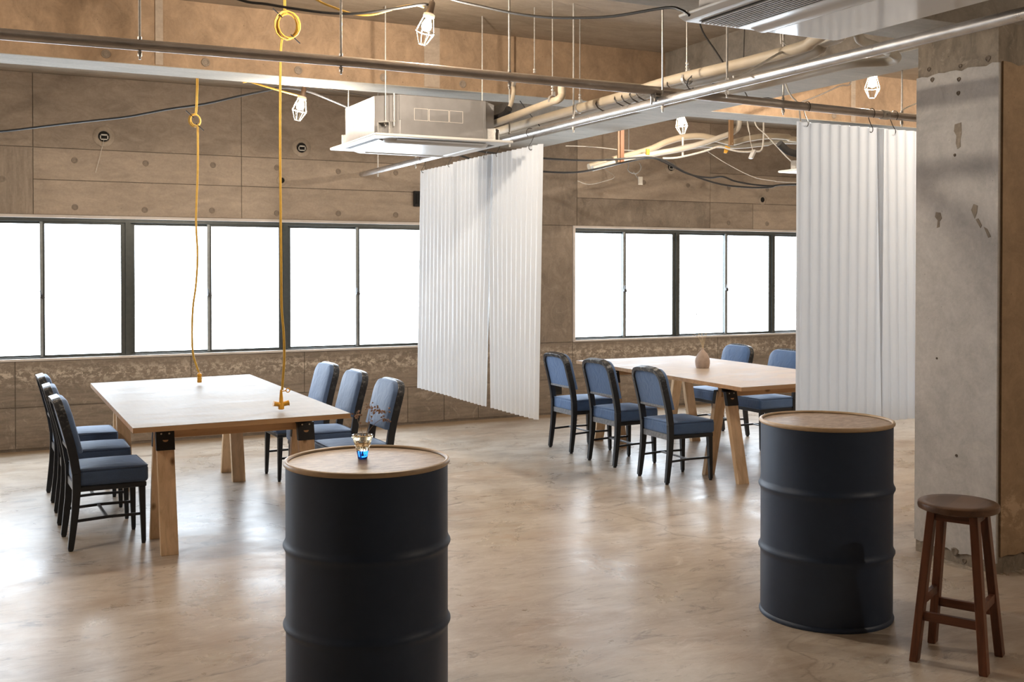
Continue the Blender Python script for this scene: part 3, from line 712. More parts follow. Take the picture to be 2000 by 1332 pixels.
# ------------------------------------------------------------------ tables on sawhorses
def table(label, corners, trestles, mtop, medge):
    # corners: back-left, back-right, front-right, front-left of the top surface
    c = [Vector(q) for q in corners]; o = sum(c, Vector()) / 4
    t = thing('trestle_table', label, 'table', (round(o.x, 3), round(o.y, 3), 0), 0, 'plywood tables on sawhorses')
    th = 0.027
    top = M(); n = 8; e = 0.0015
    bl, br, fr, fl = c
    top.hexa([(q.x, q.y, q.z - th) for q in (fl, fr, br, bl)] + [(q.x, q.y, q.z - e) for q in (fl, fr, br, bl)])
    to = obj('tabletop', top, medge, t, world=True)
    obj('top_veneer', M().hexa([(q.x, q.y, q.z - e) for q in (fl, fr, br, bl)] + [(q.x, q.y, q.z) for q in (fl, fr, br, bl)]), mtop, to, world=False).location = (-t.location.x, -t.location.y, 0)
    for (cy, xl, xr, zt) in trestles:
        tr = obj('sawhorse', M().box(xl - 0.004, xr + 0.004, cy - 0.019, cy + 0.019, zt - 0.108, zt), m_pine_x, t, world=True, bevel=0.002)
        off = -Vector(t.location)
        for x0 in (xl, xr - 0.091):
            x1 = x0 + 0.091
            for s in (-1, 1):
                def pt(z, k):      # k: inner (0) or outer (1) face of the 38 mm leg
                    y = 0.030 + (0.640 - z) * (0.150 / 0.640)
                    return cy + s * (y + 0.039 * k)
                zb, ztp = 0.0, 0.638
                p = [(x0, pt(zb, 0), zb), (x1, pt(zb, 0), zb), (x1, pt(zb, 1), zb), (x0, pt(zb, 1), zb), (x0, pt(ztp, 0), ztp), (x1, pt(ztp, 0), ztp), (x1, pt(ztp, 1), ztp), (x0, pt(ztp, 1), ztp)]
                m = M().hexa(p); m.shift(off); obj('leg', m, m_pine_z, tr, bevel=0.002)
                # steel bracket: sloping sleeve round the leg top, upright plate against the beam
                m = M(); w = 0.003
                a, b = 0.545, 0.645
                m.hexa([(x0 - w, pt(a, 1), a), (x1 + w, pt(a, 1), a), (x1 + w, pt(a, 1) + s * w, a), (x0 - w, pt(a, 1) + s * w, a),
                        (x0 - w, pt(b, 1), b), (x1 + w, pt(b, 1), b), (x1 + w, pt(b, 1) + s * w, b), (x0 - w, pt(b, 1) + s * w, b)])
                for q0, q1 in ((x0 - w, x0), (x1, x1 + w)):
                    m.hexa([(q0, pt(a, .25), a), (q1, pt(a, .25), a), (q1, pt(a, 1), a), (q0, pt(a, 1), a), (q0, pt(b, .25), b), (q1, pt(b, .25), b), (q1, pt(b, 1), b), (q0, pt(b, 1), b)])
                yi = cy + s * 0.0195
                m.hexa([(x0 - w, yi, 0.640), (x1 + w, yi, 0.640), (x1 + w, pt(.645, 1), 0.640), (x0 - w, pt(.645, 1), 0.640), (x0 - w, yi, 0.650), (x1 + w, yi, 0.650), (x1 + w, yi + s * .004, 0.652), (x0 - w, yi + s * .004, 0.652)])
                m.hexa([(x0 - w, yi, 0.640), (x1 + w, yi, 0.640), (x1 + w, yi + s * w, 0.640), (x0 - w, yi + s * w, 0.640), (x0 - w, yi, zt - .004), (x1 + w, yi, zt - .004), (x1 + w, yi + s * w, zt - .004), (x0 - w, yi + s * w, zt - .004)])
                m.shift(off); obj('bracket', m, m_blackmetal, tr)
                if s == -1:
                    xm = (x0 + x1) / 2; zz = 0.600
                    half = [(xm + 0.015 * math.cos(q), zz + 0.011 * math.sin(q)) for q in [math.pi + math.pi * i / 8 for i in range(9)]]
                    m = M(); ys = pt(zz, 1) - w
                    f0 = [(px, pt(pz, 1) - w - 0.0012, pz) for px, pz in half]; f1 = [(px, pt(pz, 1) - w + 0.001, pz) for px, pz in half]
                    k = len(half); m.add(f0 + f1, [tuple(range(k)), tuple(range(2*k-1, k-1, -1))] + [(i, (i+1) % k, k + (i+1) % k, k + i) for i in range(k)])
                    m.shift(off); obj('bracket_slot', m, m_pine_x, tr)
                    for dx in (-0.021, 0.021):
                        zs = 0.633; m = M().lathe([(0.0, 0.003), (0.004, 0.002), (0.0055, 0.0)], 10, cap0=False, cap1=False)
                        m.v = [(q[0], -q[2], q[1]) for q in m.v]; m.shift((xm + dx, pt(zs, 1) - w, zs)); m.shift(off)
                        obj('screw', m, m_screw, tr)
    return t
table('pale worn plywood table on sawhorses with yellow cords hanging over it',
      [(0.738, 8.035, 0.732), (1.850, 8.035, 0.746), (1.853, 5.650, 0.741), (0.713, 5.620, 0.739)],
      [(6.150, 0.893, 1.768, 0.708), (7.985, 0.893, 1.758, 0.704)], m_ply1, m_ply_edge)
table('clean plywood table on sawhorses with a clay vase on it',
      [(4.676, 8.045, 0.740), (5.872, 8.060, 0.740), (5.812, 5.760, 0.738), (4.602, 5.720, 0.739)],
      [(6.282, 4.861, 5.795, 0.710), (7.985, 4.935, 5.795, 0.710)], m_ply2, m_ply_edge)

# ------------------------------------------------------------------ chairs (they face +x, rear feet at x = -0.195)
PROF = [(-0.197, 0.0), (-0.186, 0.10), (-0.172, 0.22), (-0.165, 0.33), (-0.166, 0.42), (-0.182, 0.53), (-0.206, 0.63), (-0.233, 0.73), (-0.258, 0.82)]
def prof_x(z):
    for (x0, z0), (x1, z1) in zip(PROF, PROF[1:]):
        if z <= z1: return x0 + (x1 - x0) * (z - z0) / (z1 - z0)
    return PROF[-1][0]
def chair(name, label, group, loc, rz, fab, enamel):
    t = thing(name, label, 'chair', loc, rz, group)
    # seat cushion and pan
    m = M().rbox((0.020, 0, 0.392), (0.190, 0.195, 0.047), 0.022, 6, dome=0.018)
    m.v = [(x, y * (0.94 + 0.06 * (x + .17) / .38), z) for x, y, z in m.v]
    seat = obj('seat', m, fab, t, smooth=True)
    w = M(); zz = 0.437
    loop = [(0.020 + 0.190 * sx * 0.985, 0.195 * sy * 0.955, zz) for sx, sy in ((-1, -1), (1, -1), (1, 1), (-1, 1))]
    obj('welt', M().sweep([(-0.165, -0.170, .435), (-0.168, 0.170, .435), (-0.155, 0.183, .435), (0.18, 0.191, .435), (0.203, 0.178, .435), (0.205, -0.178, .435), (0.18, -0.191, .435), (-0.155, -0.183, .435)], 0.004, n=6, closed=True), fab, seat, smooth=True)
    obj('seat_frame', M().box(-0.168, 0.200, -0.186, 0.186, 0.318, 0.347), m_chair_leg, t, bevel=0.006)
    obj('seat_rail', M().box(-0.176, -0.166, -0.176, 0.176, 0.312, 0.352), m_rail, t)
    # rear legs flow up into the back frame
    for s in (-1, 1):
        pts = [(x, s * (0.180 - 0.006 * z / .42), z) for x, z in PROF if z <= 0.42]
        pts[0] = (pts[0][0], pts[0][1], 0.012)
        lg = obj('leg', M().sweep(pts, [0.015, 0.017, 0.019, 0.021, 0.0215], [0.012, 0.013, 0.014, 0.0145, 0.0145], ref=(1, 0, 0)), m_chair_leg, t)
        obj('foot_cap', M().lathe([(0.011, 0.0), (0.0135, 0.004), (0.0135, 0.014)], 10, c=(-0.196, s * 0.180, 0)), m_rubber, lg)
        p = []
        for z, hh, x, y in ((0.012, 0.0115, 0.184, 0.176), (0.320, 0.0175, 0.176, 0.170)):
            for dx, dy in ((-1, -1), (1, -1), (1, 1), (-1, 1)): p.append((x + dx * hh, s * y + dy * hh, z))
        lg = obj('leg', M().hexa(p), m_chair_leg, t, bevel=0.002)
        obj('foot_cap', M().lathe([(0.0095, 0.0), (0.0115, 0.004), (0.0115, 0.014)], 10, c=(0.184, s * 0.176, 0)), m_rubber, lg)
        obj('stretcher', M().sweep([(-0.178, s * 0.178, 0.160), (0.0, s * 0.176, 0.168), (0.181, s * 0.173, 0.166)], 0.0075, 0.005, ref=(0, 0, 1)), m_chair_leg, t)
    obj('stretcher', M().sweep([(-0.01, -0.176, 0.168), (-0.01, 0.176, 0.168)], 0.005, 0.008, ref=(0, 0, 1)), m_rail, t)
    U = [(prof_x(z), -0.177, z) for z in (0.42, 0.50, 0.58, 0.66, 0.735)]
    for k in range(1, 7):
        a = math.pi / 2 * k / 7; yy = -0.177 + 0.075 * (1 - math.cos(a)); z = 0.735 + 0.075 * math.sin(a); U.append((prof_x(z), yy, z))
    U += [(prof_x(0.813), -0.09, 0.813), (prof_x(0.816), 0, 0.816)]
    U += [(x, -y, z) for x, y, z in reversed(U[:-1])]
    obj('back_frame', M().sweep(U, 0.023, 0.0145, ref=(0.96, 0, 0.26)), enamel, t, bevel=0.003)
    # padded back: rear fill inside the frame, front cushion over it
    def outline(hy, z0, z1, r, n=6):
        o = [(-hy, z0), (hy, z0)]
        o += [(hy - r + r * math.cos(a), z1 - r + r * math.sin(a)) for a in [math.pi / 2 * k / n for k in range(n + 1)]]
        o += [(-hy + r - r * math.sin(a), z1 - r + r * math.cos(a)) for a in [math.pi / 2 * k / n for k in range(n + 1)]]
        return o
    def slab(hy, z0, z1, r, xa, xb, puff=0.0):
        nz = 7; ny = 8; vs = []; m = M()
        layers = [(xa, 1.0), (xb - 0.012, 1.0), (xb - 0.004, 0.985), (xb, 0.95)]
        zc = (z0 + z1) / 2
        o = outline(hy, z0, z1, r)
        k = len(o); vv = []; ff = []
        for xo, s in layers:
            for y, z in o:
                zz = zc + (z - zc) * s; vv.append((prof_x(zz) + xo, y * s, zz))
        for i in range(len(layers) - 1):
            for q in range(k): ff.append((i*k+q, i*k+(q+1) % k, (i+1)*k+(q+1) % k, (i+1)*k+q))
        ff.append(tuple(range(k - 1, -1, -1)))
        L = len(layers) - 1
        inner = [(prof_x(zc + (z - zc) * .55) + xb + puff, y * .55, zc + (z - zc) * .55) for y, z in o]
        b = len(vv); vv += inner
        for q in range(k): ff.append((L*k+q, L*k+(q+1) % k, b+(q+1) % k, b+q))
        ff.append(tuple(b + q for q in range(k)))
        return m.add(vv, ff)
    br = obj('backrest', slab(0.186, 0.530, 0.822, 0.075, 0.020, 0.052, 0.006), fab, t, smooth=True)
    obj('rear_pad', slab(0.164, 0.550, 0.804, 0.062, -0.010, 0.021), fab, br, smooth=True)
    obj('back_rail', M().box(prof_x(.548) - 0.016, prof_x(.548) + 0.018, -0.165, 0.165, 0.540, 0.556), m_rail, t)
    return t
GA = 'navy padded chairs at the table with hanging cords'; GB = 'navy padded chairs at the table with the clay vase'
c0 = chair('side_chair', 'navy padded black steel chair nearest the viewer on the outer side of the corded table', GA, (0.662, 6.445, 0), R(1.5), m_fab, m_chair)
dup(c0, (0.660, 7.108, 0), R(-1), 'navy padded black steel chair between two others on the outer side of the corded table')
dup(c0, (0.660, 7.800, 0), R(1), 'navy padded black steel chair closest to the long window, outer side of the corded table')
dup(c0, (2.150, 7.815, 0), R(181), 'navy padded black steel chair nearest the window, drum side of the corded table')
dup(c0, (2.150, 7.160, 0), R(179), 'navy padded black steel chair in the middle of three, drum side of the corded table')
dup(c0, (2.160, 6.500, 0), R(180), 'navy padded black steel chair seen just over the drum with the glass vase')
d0 = chair('side_chair', 'worn navy steel chair seen from behind, nearest the viewer at the clean plywood table', GB, (4.602, 6.470, 0), R(-1), m_fab2, m_chair)
dup(d0, (4.612, 7.205, 0), R(2), 'worn navy steel chair seen from behind, middle of three at the clean plywood table')
dup(d0, (4.632, 7.895, 0), R(0), 'worn navy steel chair seen from behind beside the hanging sheets, farthest of three')
dup(d0, (6.140, 7.965, 0), R(180), 'navy chair facing us across the clay vase table, its whole back showing')
dup(d0, (6.120, 7.285, 0), R(179), 'navy chair across the clay vase table, partly hidden by the white sheet')

# ------------------------------------------------------------------ pipes, rods, corrugated sheets
PX = 3.351; PY = 4.880
ta = tag(obj('scaffold_pipe', M().sweep([(-3.55, PY, 2.462), (-1.5, PY, 2.484), (0.109, PY, 2.496), (1.643, PY, 2.511), (3.399, PY, 2.503), (4.4, PY, 2.489), (5.024, PY, 2.482), (5.6, PY, 2.476), (6.4, PY, 2.47)], 0.0243, n=20), m_pipe_a, smooth=True),
         'dull steel pipe across the room carrying the sheets by the column', 'pipe')
cl = obj('coupling', M().lathe([(0.026, -0.03), (0.029, -0.026), (0.029, 0.026), (0.026, 0.03)], 18), m_zinc, ta, smooth=True)
cl.location = (5.024, PY, 2.482); cl.rotation_euler = (0, R(90), 0)
obj('coupling_bolt', M().box(5.016, 5.032, PY - 0.040, PY + 0.036, 2.477, 2.490), m_zinc, ta)
tb = tag(obj('scaffold_pipe', M().sweep([(PX, 9.865, 2.440), (PX, 6.65, 2.446), (PX, 4.81, 2.443), (PX, 2.60, 2.442), (PX, 0.5, 2.442)], 0.0243, n=20), m_pipe_b, smooth=True),
         'bright steel pipe running to the window wall, carrying three sheets', 'pipe')
t = thing('pipe_clamp', 'small steel clamp where the two hanging pipes cross', 'clamp', (PX, PY, 2.472))
obj('clamp_band', M().box(-0.032, 0.032, -0.028, 0.028, -0.004, 0.004).box(-0.036, -0.028, -0.02, 0.02, -0.03, 0.02), m_zinc, t)
obj('clamp_bolt', M().lathe([(0.006, -0.045), (0.006, 0.03)], 8, c=(-0.045, 0.0, 0)), m_zinc, t)

rod_n = [0]
def rod(x, y, z0, z1, label, group=None, nuts=(), r=0.0056, tail=True):
    t = tag(obj('hanger_rod', M().lathe([(r, z0), (r, z1)], 8), m_zinc), label, 'rod', group)
    t.location = (x, y, 0)
    for z in nuts: obj('nut', M().lathe([(0.0095, z - 0.005), (0.0095, z + 0.005)], 6), m_zinc, t)
    return t
GR = 'threaded rods holding the pipes'
def za(x):
    pts = [(-3.55, 2.462), (-1.5, 2.484), (0.109, 2.496), (1.643, 2.511), (3.399, 2.503), (4.4, 2.489), (5.024, 2.482), (5.6, 2.476), (6.4, 2.47)]
    for (a, za0), (b, zb0) in zip(pts, pts[1:]):
        if x <= b: return za0 + (zb0 - za0) * (x - a) / (b - a)
for x, lab in ((0.655, 'threaded rod holding the dull pipe over the row of dark chairs'), (1.557, 'threaded rod holding the dull pipe between yellow coil and caged lamp'),
               (2.443, 'threaded rod holding the dull pipe in front of the boxy air conditioner'), (4.225, 'threaded rod holding the dull pipe just before the sheets by the column'),
               (5.172, 'threaded rod holding the dull pipe next to the column')):
    z = za(x); rod(x, PY, z - 0.062, ZC, lab, GR, (z - 0.034, z + 0.031, z - 0.043))
for y, lab in ((9.40, 'short rod holding the bright pipe at its far wall end'), (8.46, 'thin rod holding the bright pipe behind the air conditioner'), (6.693, 'rod holding the bright pipe beside the air conditioner corner'),
               (5.803, 'rod holding the bright pipe among the bundled cream pipes'), (4.840, 'rod holding the bright pipe where the pipes cross'), (4.283, 'rod holding the bright pipe under the louvred ceiling unit')):
    rod(PX, y, 2.382, ZC if not 6.8 < y < 7.13 else 2.766, lab, GR, (2.412, 2.474, 2.403))

def sheet(name, ax, fixed, t0, t1, b0, b1, z0, z1, label, group, off=0.0):
    # corrugated sheet: runs along axis ax (0 = x, 1 = y) from t0 to t1 at its top, b0 to b1 at its foot
    pitch = 0.0765; amp = 0.0135 if ax == 1 else 0.0085; nz = 8; m = M()
    L = abs(t1 - t0); n = int(L / pitch * 12); vs = []; fs = []
    for j in range(nz + 1):
        w = j / nz
        for i in range(n + 1):
            u = i / n
            a = (t0 + (t1 - t0) * u) * w + (b0 + (b1 - b0) * u) * (1 - w)
            d = amp * math.sin(2 * math.pi * (t0 + (t1 - t0) * u) / pitch)
            d += off + 0.010 * (1 - w) * math.sin(2.6 * (t0 + (t1 - t0) * u))
            z = z0 + (z1 - z0) * w
            vs.append((fixed + d, a, z) if ax == 1 else (a, fixed + d, z))
    for j in range(nz):
        for i in range(n): fs.append((j*(n+1)+i, j*(n+1)+i+1, (j+1)*(n+1)+i+1, (j+1)*(n+1)+i))
    m.add(vs, fs)
    return tag(obj(name, m, m_sheet, smooth=True), label, 'corrugated sheet', group)
GS = 'white corrugated sheets hung from the bright pipe'; GT = 'white corrugated sheets hung beside the column'
sheet('corrugated_sheet', 1, PX, 8.370, 7.600, 8.456, 7.665, 0.531, 2.350, 'white corrugated plastic sheet nearest the window wall, hung from the bright pipe', GS)
sheet('corrugated_sheet', 1, PX, 7.660, 6.955, 7.680, 7.050, 0.530, 2.360, 'narrow white corrugated plastic sheet in the middle of three', GS, off=-0.005)
sheet('corrugated_sheet', 1, PX, 7.060, 6.222, 7.000, 6.276, 0.531, 2.356, 'white corrugated plastic sheet beside the worn navy chairs, end of three', GS, off=0.002)
sheet('corrugated_sheet', 0, PY, 4.327, 5.020, 4.318, 5.015, 0.590, 2.399, 'white corrugated plastic sheet with a free edge, hung near the column', GT, off=0.003)
sheet('corrugated_sheet', 0, PY, 4.950, 5.660, 5.005, 5.655, 0.592, 2.396, 'white corrugated plastic sheet running behind the concrete column', GT, off=-0.003)
HK = [(-.018, -.026), (-.031, -.004), (-.024, .022), (0, .032), (.024, .022), (.032, -.002), (.020, -.035), (.004, -.066), (-.012, -.090), (-.010, -.108), (.004, -.113), (.018, -.104)]
hk0 = None
def hook(x, y, z, rz, label, group):
    global hk0
    if hk0 is None:
        hk0 = obj('hanging_hook', M().sweep(smooth_path([(a, 0, b) for a, b in HK], 3), 0.0026, n=6), m_hook, smooth=True); o = hk0
    else: o = hk0.copy(); COL.objects.link(o)
    o.location = (x, y, z); o.rotation_euler = (0, 0, rz); tag(o, label, 'hook', group)
GH = 'wire hooks holding the corrugated sheets'
for y, lab in ((8.298, 'wire hook at the window end of the three hung sheets'), (7.742, 'second wire hook from the window along the bright pipe'), (7.560, 'third wire hook from the window along the bright pipe'),
               (7.085, 'wire hook on the near end of the narrow middle sheet'), (6.881, 'wire hook on the far end of the sheet by the worn chairs'), (6.379, 'wire hook nearest the free edge of the three hung sheets')):
    hook(PX, y, 2.4445, R(random.uniform(-8, 8)), lab, GH)
for x, lab in ((4.405, 'wire hook near the free edge of the sheet by the column'), (4.918, 'wire hook left of the pipe coupling by the column'), (5.106, 'wire hook right of the pipe coupling by the column')):
    hook(x, PY, za(x) - 0.002, R(90 + random.uniform(-6, 6)), lab, GH)

# ------------------------------------------------------------------ ceiling cassettes
def octa(h, c): return [(-h + c, -h), (h - c, -h), (h, -h + c), (h, h - c), (h - c, h), (-h + c, h), (-h, h - c), (-h, -h + c)]
def cassette(label, loc):
    t = thing('ceiling_air_conditioner', label, 'air conditioner', loc)
    body = obj('case', M().prism(octa(0.420, 0.125), 2, 0.026, 0.278), m_ac_body, t, bevel=0.003)
    for (a, b) in ((-0.20, -0.103), (-0.098, 0.038), (0.043, 0.137)):
        for face in (0, 1):
            m = M(); w = 0.0022; q = -0.4212
            for (u0, u1, z0, z1) in ((a, b, 0.196, 0.1985), (a, b, 0.122, 0.1245), (a, a + .0025, 0.122, 0.1985), (b - .0025, b, 0.122, 0.1985)):
                if face == 0: m.box(u0, u1, q, q + 0.002, z0, z1)
                else: m.box(q, q + 0.002, -u1 + .02, -u0 + .02, z0, z1)
            obj('punched_seam', m, m_ac_line, body)
    obj('service_cover', M().box(0.285, 0.298, -0.424, -0.36, 0.03, 0.275).box(-0.30, -0.285, -0.423, -0.40, 0.12, 0.27), m_ac_body, body)
    for sx, sy in ((-1, -1), (1, -1), (-1, 1), (1, 1)):
        m = M().box(-0.040, 0.040, -0.030, 0.030, 0.10, 0.104).box(-0.040, -0.036, -0.030, 0.030, 0.03, 0.104).box(0.036, 0.040, -0.030, 0.030, 0.03, 0.104)
        a = math.atan2(sy, sx) + math.pi / 2; ca, sa = math.cos(a), math.sin(a)
        m.v = [(x * ca - y * sa + sx * 0.375, x * sa + y * ca + sy * 0.375, z) for x, y, z in m.v]
        obj('mounting_bracket', m, m_zinc, t)
    pn = obj('fascia', M().prism([(x * 1, y * 1) for x, y in ((-.475, -.475), (.475, -.475), (.475, .475), (-.475, .475))], 2, 0.006, 0.024), m_ac_white, t, bevel=0.006)
    def rr(h, r, n=6): return [(sx * (h - r) + r * math.cos(a), sy * (h - r) + r * math.sin(a)) for sx, sy, a0 in ((1, 1, 0), (-1, 1, 1), (-1, -1, 2), (1, -1, 3)) for a in [math.pi / 2 * (a0 + k / n) for k in range(n + 1)]]
    ring = M(); o = [(q, 0.006) for q in rr(0.365, 0.06)]
    secs = [(0.365, 0.06, 0.006), (0.355, 0.06, -0.012), (0.335, 0.05, -0.020), (0.300, 0.04, -0.019), (0.290, 0.035, -0.012)]
    vs = []; k = 28
    for h, r, z in secs: vs += [(x, y, z) for x, y in rr(h, r)]
    fs = [(i*k+q, i*k+(q+1) % k, (i+1)*k+(q+1) % k, (i+1)*k+q) for i in range(4) for q in range(k)]
    obj('grille_surround', ring.add(vs, fs), m_ac_white, pn, smooth=True)
    obj('intake_grille', M().prism(rr(0.292, 0.035), 2, -0.013, -0.006), m_ac_white, pn)
    for a in range(4):
        ca, sa = math.cos(a * math.pi / 2), math.sin(a * math.pi / 2)
        def rot(m): m.v = [(x * ca - y * sa, x * sa + y * ca, z) for x, y, z in m.v]; return m
        obj('outlet_slot', rot(M().box(-0.305, 0.305, -0.418, -0.372, 0.0045, 0.0075)), m_ac_dark, pn)
        v = M().hexa([(-0.30, -0.392, 0.002), (0.30, -0.392, 0.002), (0.30, -0.366, -0.006), (-0.30, -0.366, -0.006), (-0.30, -0.392, 0.006), (0.30, -0.392, 0.006), (0.30, -0.366, 0.004), (-0.30, -0.366, 0.004)])
        obj('air_vane', rot(v), m_ac_white, pn)
    return t
ac1 = cassette('boxy grey ceiling air conditioner with white fascia hanging over the drum side chairs', (2.702, 6.762, 2.351))
dup(ac1, (6.695, 6.775, 2.357), 0, 'ceiling air conditioner mostly hidden by the sheets near the column, only a fascia corner showing')
for x, y, lab in ((2.328, 6.388, 'rod holding the window table corner of the boxy air conditioner'), (2.985, 6.360, 'rod holding the boxy air conditioner beside its black pipe sleeve'), (2.330, 7.132, 'short rod holding the far corner of the boxy air conditioner')):
    rod(x, y, 2.43, ZC, lab, None, (2.462, 2.446), 0.0042)
rod(2.372, 6.355, 2.43, 2.635, 'short spare bolt on the front corner of the boxy air conditioner', None, (2.462,))

t = thing('louvred_ceiling_unit', 'large white ceiling air conditioner with dark louvres and glossy panel', 'air conditioner', (3.145, 3.330, 2.586))
obj('case', M().box(-0.40, 0.40, -0.38, 0.37, 0.030, 0.29), m_ac_body, t, bevel=0.004)
fp = obj('fascia', M().prism([(-0.45, 0.018), (-0.42, 0.004), (-0.405, 0.003), (0.42, 0.003), (0.45, 0.018), (0.452, 0.030), (-0.452, 0.030)], 1, -0.455, 0.445), m_ac_white, t, bevel=0.004)
obj('louvre_backing', M().box(-0.372, -0.170, -0.42, 0.405, 0.0015, 0.003), m_ac_dark, fp)
sl0 = None
for i in range(10):
    x = -0.362 + i * 0.0206
    m = M().hexa([(x, -0.42, -0.006), (x + 0.009, -0.42, -0.006), (x + 0.009, 0.405, -0.006), (x, 0.405, -0.006), (x + 0.004, -0.42, 0.0015), (x + 0.012, -0.42, 0.0015), (x + 0.012, 0.405, 0.0015), (x + 0.004, 0.405, 0.0015)])
    obj('louvre_slat', m, m_ac_slat, fp)
m = M()
sec = [(-0.165, 0.003), (-0.160, -0.004), (-0.135, -0.003), (-0.110, 0.0005), (-0.092, 0.002), (-0.075, -0.002), (-0.052, -0.010), (-0.028, -0.012), (-0.006, -0.009), (0.004, -0.004), (0.006, 0.003)]
vs = [(x, y, z) for y in (-0.42, 0.412) for x, z in sec]; k = len(sec)
m.add(vs, [(i, i + 1, k + i + 1, k + i) for i in range(k - 1)] + [tuple(range(k)), tuple(range(2*k - 1, k - 1, -1))])
obj('air_vane', m, m_ac_white, fp, smooth=True)
obj('gloss_panel', M().box(0.010, 0.408, -0.425, 0.412, -0.004, 0.003), m_ac_gloss, fp, bevel=0.0015)

# ------------------------------------------------------------------ lagged pipes, cables and cords
def run(name, key, r, mat, label, cat, group=None, k=5, n=8, extra=None):
    pts = PATHS[key]
    return tag(obj(name, M().sweep(smooth_path(pts, k) if k > 1 else pts, r, n=n), mat, smooth=True), label, cat, group)
GP = 'lagged air conditioner pipes'
run('lagged_pipe', 'p1', 0.024, m_lag, 'cream lagged pipe with an elbow leaving the boxy air conditioner', 'pipe', GP, 4, 12)
p2 = run('lagged_pipe', 'p2', 0.030, m_lag, 'long straight cream lagged pipe above the bright steel pipe', 'pipe', GP, 4, 12)
p3 = run('lagged_pipe', 'p3', 0.028, m_lag_w, 'pale lagged pipe bundled with wire, hooking up into the louvred unit', 'pipe', GP, 5, 12)
run('lagged_pipe', 'p4', 0.022, m_lag_w, 'cream lagged pipe looping back beside the column top', 'pipe', GP, 5, 12)
run('lagged_pipe', 'r1', 0.030, m_lag, 'upper wavy cream pipe sagging over the second window', 'pipe', GP, 5, 12)
run('lagged_pipe', 'r2', 0.026, m_lag_w, 'cream pipe rising to an elbow by the dark timber strap', 'pipe', GP, 5, 12)
run('lagged_pipe', 'r3', 0.020, m_lag_w, 'lower wavy cream pipe running behind the sheets near the column', 'pipe', GP, 5, 10)
run('lagged_pipe', 'sleeve_riser', 0.014, m_lag, 'tan pipe rising from the black sleeve of the boxy air conditioner', 'pipe', GP, 5, 10)
run('pipe_sleeve', 'sleeve', 0.024, m_foam, 'black foam sleeve on the connection of the boxy air conditioner', 'pipe sleeve', None, 5, 12)
run('pipe_sleeve', 'sleeve2', 0.030, m_foam, 'black foam sleeve on the half hidden air conditioner by the sheets', 'pipe sleeve', None, 5, 12)
rod(6.345, 7.125, 2.43, ZC, 'thin rod holding the half hidden air conditioner', None, (2.462,), 0.0042)
# wire ties wound round the bundled pipes
tie = M()
def winding(y, w=0.0):
    c = Vector((3.625, y, 2.578)); o = []
    for a in range(13):
        q = 2 * math.pi * a / 12
        o.append((c.x + 0.090 * math.cos(q), c.y + w * math.sin(q), c.z + 0.047 * math.sin(q)))
    return o
tw = thing('binding_wire', 'brown wire wound round the bundled cream pipes', 'wire', (3.625, 5.2, 2.578))
for y, w in ((5.84, 0.01), (5.62, 0.02), (5.54, 0.02), (5.45, 0.015), (5.38, 0.02), (5.06, 0.03), (4.86, -0.06)):
    obj('wire_turn', M().sweep(winding(y, w), 0.004, n=6), m_wire, tw, world=True)
# pipe hangers
def hanger(x, y, zp, rp, label):
    t = rod(x, y, zp + rp + 0.02, ZC, label, 'thin rods with ring clips on the cream pipes', (zp + rp + 0.055, zp + rp + 0.035), 0.0036)
    ring = [(rp * 1.12 * math.cos(2 * math.pi * k / 14), 0, zp + rp * 1.12 * math.sin(2 * math.pi * k / 14)) for k in range(14)]
    obj('ring_clip', M().sweep(ring, 0.010, 0.0022, ref=(0, 1, 0), closed=True), m_zinc, t)
    obj('clip_bolt', M().box(-0.004, 0.016, -0.008, 0.008, zp + rp, zp + rp + 0.025), m_zinc, t)
hanger(3.20, 5.80, 2.575, 0.024, 'thin rod with ring clip just before the pipe elbow')
hanger(3.57, 6.10, 2.590, 0.030, 'thin rod with ring clip on the straight cream pipe, nearer the beam')
hanger(3.57, 4.92, 2.595, 0.030, 'thin rod with ring clip on the straight cream pipe, at the pipe crossing')
rod(3.18, 6.00, 2.775, ZC, 'short thin rod with an empty clip above the dull pipe', None, (2.79, 2.775), 0.0036)

GC = 'cables strung under the ceiling'
run('power_cable', 'black_wall_cable', 0.0085, m_cable, 'thick black cable rising along the wall above the long window', 'cable', GC)
run('power_cable', 'thin_wire_beam', 0.0035, m_wire, 'thin dark wire along the beam bottom to the boxy air conditioner', 'cable', GC)
run('power_cable', 'black_top_cable', 0.0070, m_cable, 'black cable sagging to the caged lamp nearest the ceiling coil', 'cable', GC)
run('power_cable', 'black_mid_cable', 0.0065, m_cable, 'black cable sagging in front of the beam to the louvred unit', 'cable', GC)
run('lamp_cable', 'yellow_top_cord', 0.0060, m_yellow, 'yellow cord sagging to the caged lamp under the ceiling', 'cord', GC)
run('lamp_cable', 'yellow_lamp_cord', 0.0060, m_yellow, 'short yellow cord feeding the caged lamp under the beam', 'cord', GC)
run('power_cable', 'k1', 0.0085, m_cable, 'upper thick black cable swagged over the second window', 'cable', GC)
run('power_cable', 'k2', 0.0085, m_cable, 'lower thick black cable swagged over the second window', 'cable', GC)
run('power_cable', 'q1', 0.0050, m_cable, 'black cable slanting below the louvred unit', 'cable', GC)
run('power_cable', 'q2', 0.0035, m_wire, 'thin dark wire under the beam just left of the hung sheet', 'cable', GC)
run('power_cable', 'q3', 0.0060, m_wire, 'dark cable slanting up to the beam beside the lamp near the column', 'cable', GC)
run('power_cable', 'q4', 0.0035, m_wire, 'thin dark wire crossing behind the cream pipes', 'cable', GC)
run('signal_cable', 'q5', 0.0060, m_white_wire, 'kinked white cable below the louvred unit', 'cable', GC)
run('signal_cable', 'q6', 0.0040, m_white_wire, 'short white cable end under the louvred unit', 'cable', GC)
